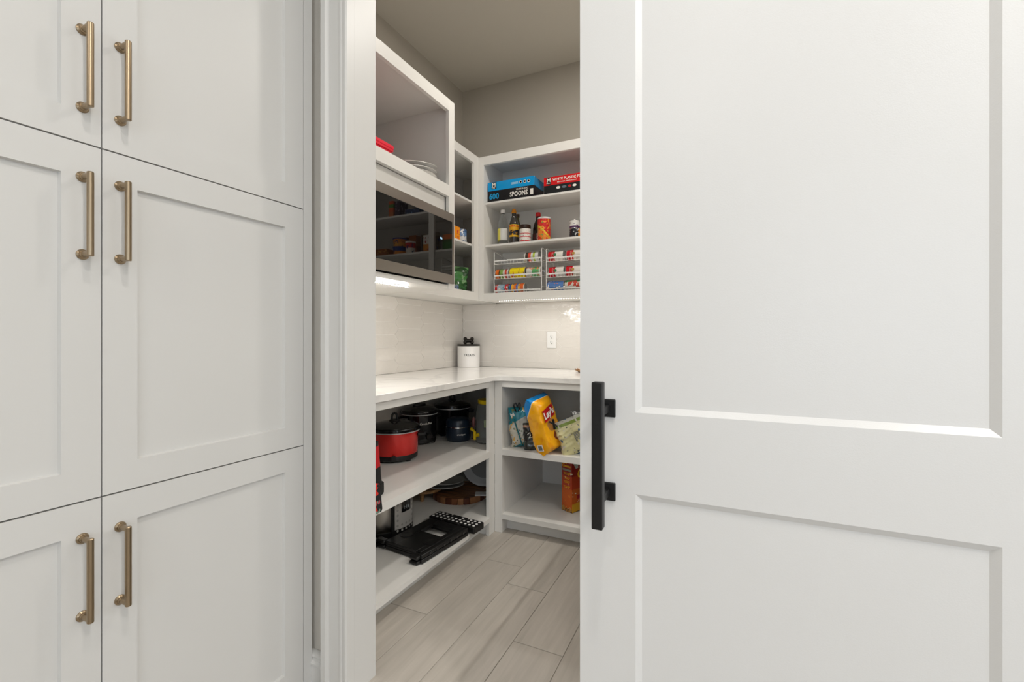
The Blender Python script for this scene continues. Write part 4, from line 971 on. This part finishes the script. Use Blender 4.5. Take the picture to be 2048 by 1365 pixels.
t = thing('white_lid', 'flat white plastic lid lying on the round board by the corner post', 'lid', (-1.400, 2.520, SL+.0372), R(25))
bm = NB(); box(bm, -.045, .045, -.03, .03, 0, .009); obj('lid_top', bm, WHITEPL, t, bevel=.003)

# ================================================================== SNACK BAGS (shelf z .488)
t, b = bag('white and teal tortilla chip bag with a black clip, leftmost snack bag', 'chip_bag', (-1.108, 2.47, SH+.002), (R(-4), R(-4), R(30)), .118, .085, .235,
    printed('teal_bag', 'Z', [(0, (30, 120, 130)), (.10, (205, 200, 185)), (.62, (200, 198, 188)), (.70, (25, 125, 140))], 0, .235, [((215, 170, 90), 30, .66), ((120, 130, 90), 45, .68), ((60, 70, 75), 60, .70)], rough=.28, tilt=-.5), seed=2, crump=.010, pinch_t=.28, pinch_b=.2)
text('lettering', 'Mission', .034, INKW, t, (-.05, -.034, .178), (.93, 0, .30), (-.30, .25, .9), bold=.0008)
bm = NB()
for i, s in enumerate((-1, 1)):
    path(bm, [(-.012+s*.002, -.025, .200), (s*.016-.010, -.030, .232), (s*.020-.010, -.028, .252), (s*.010-.006, -.026, .262), (-.008, -.026, .235)], .0042, 8)
box(bm, -.022, .014, -.034, -.016, .172, .205); obj('clip', bm, BLKPL, t)
bm = NB(); tube(bm, (-.035, -.046, .17), (.0, -.052, .02), .004, 6); obj('seam', bm, M('teal_ink', s2l(20, 105, 115), .35, var=.05), t)
t, b = bag('small black and orange snack bag between the teal bag and the yellow bag', 'snack_bag', (-1.022, 2.435, SH+.002), (0, R(-3), R(24)), .085, .055, .155,
    printed('black_bag', 'Z', [(0, (35, 40, 36)), (.35, (26, 24, 24)), (.85, (150, 110, 80)), (.93, (60, 55, 50))], 0, .155, [((190, 60, 30), 26, .66), ((90, 100, 90), 50, .68)], rough=.25, coat=.3), seed=12, crump=.007, pinch_t=.25)
bm = NB(); path(bm, [(-.024, -.0325, .092), (-.012, -.034, .104), (-.006, -.0345, .088), (-.016, -.034, .076), (.004, -.0345, .078), (.012, -.034, .098), (.008, -.0345, .084), (.022, -.033, .090)], .0016, 6); obj('script_mark', bm, INKW, t)
bm = NB(); box(bm, .008, .032, -.034, -.0315, .028, .048); obj('barcode', bm, INKW, t)
# big yellow bag
YB = bpy.data.materials.new('yellow_chip_bag'); YB.use_nodes = True
def yellow_bag_mat(m):
    N = m.node_tree.nodes; L = m.node_tree.links; b = N['Principled BSDF']; b.inputs['Roughness'].default_value = .27; b.inputs['Coat Weight'].default_value = .3
    tc = N.new('ShaderNodeTexCoord'); sp = N.new('ShaderNodeSeparateXYZ'); L.new(tc.outputs['Object'], sp.inputs[0])
    def math_(op, a, b_, c=None):
        n = N.new('ShaderNodeMath'); n.operation = op
        for i, v in enumerate((a, b_, c)):
            if v is None: continue
            if isinstance(v, (int, float)): n.inputs[i].default_value = v
            else: L.new(v, n.inputs[i])
        return n.outputs[0]
    def mix(f, a, c):
        n = N.new('ShaderNodeMix'); n.data_type = 'RGBA'; L.new(f, n.inputs[0])
        if isinstance(a, tuple): n.inputs[6].default_value = (*a, 1)
        else: L.new(a, n.inputs[6])
        n.inputs[7].default_value = (*c, 1); return n.outputs[2]
    X, Y, Z = sp.outputs
    ns = N.new('ShaderNodeTexNoise'); ns.inputs['Scale'].default_value = 30; L.new(tc.outputs['Object'], ns.inputs['Vector'])
    cur = mix(math_('GREATER_THAN', ns.outputs['Fac'], .62), s2l(250, 176, 12), s2l(244, 160, 10))
    # potatoes on the front (local -Y side, right half)
    for (px, pz, r, c) in ((.000, .155, .034, (205, 140, 70)), (.040, .120, .032, (120, 60, 35)), (.020, .09, .03, (150, 75, 35))):
        dx = math_('SUBTRACT', X, px); dz = math_('SUBTRACT', Z, pz)
        d = math_('SQRT', math_('ADD', math_('MULTIPLY', dx, dx), math_('MULTIPLY', dz, dz)), 0)
        f = math_('MULTIPLY', math_('LESS_THAN', d, r), math_('LESS_THAN', Y, -.03)); cur = mix(f, cur, s2l(*c))
    # blue top with white edge: arc on the narrow side
    zz = math_('MULTIPLY_ADD', Y, 1.1, Z)
    cur = mix(math_('GREATER_THAN', zz, .265), cur, s2l(232, 222, 190)); cur = mix(math_('GREATER_THAN', zz, .271), cur, s2l(0, 130, 205))
    L.new(cur, b.inputs['Base Color'])
yellow_bag_mat(YB)
t = thing('chip_bag', 'tall yellow potato chip bag with a blue top, leaning left in the middle', 'bag', (-.900, 2.432, SH+.004), Euler((0, 0, 0)))
bm = bag_mesh(.145, .125, .328, seed=20, sup=4.5, crump=.0065, pinch_t=.16, pinch_b=.13)
t.rotation_euler = (Matrix.Rotation(R(22.5), 3, 'Z') @ Matrix.Rotation(R(-17), 3, 'Y') @ Matrix.Rotation(R(47), 3, 'Z')).to_euler()
obj('bag_body', bm, YB, t)
def quad_patch(x0, x1, z0, z1, y, shear=0):
    bm = NB(); v = [bm.verts.new((x, yy, z+shear*(x-x0))) for yy in (y, y+.0015) for x, z in ((x0, z0), (x1, z0), (x1, z1), (x0, z1))]
    for f in ((0,1,2,3),(7,6,5,4),(0,4,5,1),(1,5,6,2),(2,6,7,3),(3,7,4,0)): bm.faces.new([v[i] for i in f])
    return bm
lg = obj('logo_panel', quad_patch(-.052, .038, .180, .244, -.0700, .25), M('logo_red', s2l(175, 18, 28), .35, var=.02), t)
text('lettering', "Lay's", .050, INKW, lg, (-.049, -.0705, .196), (.97, 0, .24), (-.05, 0, 1), bold=.0018, sx=.92)
bm = NB(); box(bm, -.0805, -.0790, -.020, .020, .030, .066); lb_ = obj('barcode', bm, INKW, t)
bm = NB(); box(bm, -.0812, -.0805, -.014, .014, .035, .060); obj('code_bars', bm, INKG, lb_)
t, b = bag('crumpled cream tortilla bag with green and blue print, right of the yellow bag', 'tortilla_bag', (-.745, 2.470, SH+.002), (0, R(-22), R(22)), .16, .10, .208,
    printed('cream_bag', 'Z', [(0, (60, 110, 150)), (.05, (205, 198, 150)), (.80, (200, 194, 150)), (.86, (120, 140, 60)), (.93, (190, 190, 180))], 0, .208, [((90, 90, 80), 60, .68), ((60, 105, 150), 26, .70), ((205, 200, 190), 30, .62)], rough=.3), seed=33, crump=.016, pinch_t=.4, pinch_b=.25)
bm = NB(); tube(bm, (-.082, -.04, .185), (-.070, -.05, .240), .007, 8); tube(bm, (-.060, -.05, .195), (-.095, -.04, .235), .005, 8); obj('clip', bm, BLKPL, t)
bm = NB()
for i in range(9): box(bm, .005+i*.006, .008+i*.006, -.060, -.0575, .08, .135)
obj('code_bars', bm, INKG, t)
t = thing('bag_clip', 'black and red bag clip above the cream tortilla bag at the door edge', 'clip', (-.735, 2.52, SH+.16), (0, R(20), R(20)))
bm = NB(); lathe(bm, [(0, 0), (.012, 0), (.014, .03), (.013, .055), (0, .062)], 14); obj('grip', bm, BLKPL, t)
bm = NB(); box(bm, -.02, .02, -.006, .006, -.05, .005); obj('jaw', bm, INKR, t, bevel=.002)
bag('silver crinkled snack bag behind the cream tortilla bag', 'snack_bag', (-.72, 2.60, SH+.002), (0, R(-8), R(20)), .17, .08, .23, M('silver_bag', (.35, .35, .34), .3, .5, var=.3, vscale=30), seed=41, crump=.014, pinch_t=.4)
# cereal box
wv = R(65.3)
t = thing('cereal_box', 'orange red cereal box with yellow lettering on the lowest back shelf', 'box', (-.8205, 2.550, .1105), wv)
bm = NB(); box(bm, 0, .19, 0, .080, 0, .300)
obj('carton', bm, printed('cereal_print', 'Z', [(0, (70, 30, 15)), (.06, (200, 90, 15)), (.45, (185, 60, 15)), (.7, (150, 30, 15))], 0, .30, [((225, 130, 30), 30, .68), ((230, 215, 190), 45, .73)], rough=.35), t, bevel=.001)
obj('yellow_band', quad_patch(.001, .189, .002, .050, -.0015, .06), M('mustard_ink', s2l(205, 150, 20), .4, var=.04), t)
obj('red_flash', quad_patch(.045, .17, .075, .098, -.0016, .10), M('crimson_ink', s2l(165, 20, 25), .4, var=.03), t)
for z, s, wd in ((.262, .0225, 'Cheerios'), (.282, .010, 'Honey Nut')):
    text('lettering', wd, s, INKY, t, (-.0006, .076, z), (0, -1, 0), (0, 0, 1), bold=.0006, sx=.80)
bm = NB(); box(bm, -.0012, 0, .008, .074, .240, .252); obj('print_band', bm, M('pale_grey_ink', s2l(150, 150, 130), .5, var=.05), t)
for z in (.218, .192, .170, .140):
    text('lettering', 'CAN HELP LOWER', .0062, INKY, t, (-.0006, .066, z+.008), (0, -1, 0), (0, 0, 1), bold=.0002)
    text('lettering', 'CHOLESTEROL', .0062, INKY, t, (-.0006, .060, z), (0, -1, 0), (0, 0, 1), bold=.0002)
text('lettering', 'Cheerios', .075, INKY, t, (.045, -.0006, .195), (1, 0, .1), (0, 0, 1), bold=.002)
bm = NB(); prism(bm, [(.004, .30), (.062, .30), (.05, .262), (.034, .254)], -.0022, -.0004, 'Y'); obj('sticker', bm, M('sticker_ink', s2l(190, 195, 185), .5, var=.05), t)
bm = NB()
for i in range(40):
    x, z = random.uniform(.004, .076), random.uniform(.004, .030)
    a = Vector((-.0022, x, z)); tube(bm, a, a+Vector((.002, 0, 0)), random.uniform(.003, .0055), 8)
o = obj('printed_rings', bm, M('oat_ink', s2l(205, 150, 80), .6, var=.2, vscale=80), t); o['kind'] = 'stuff'
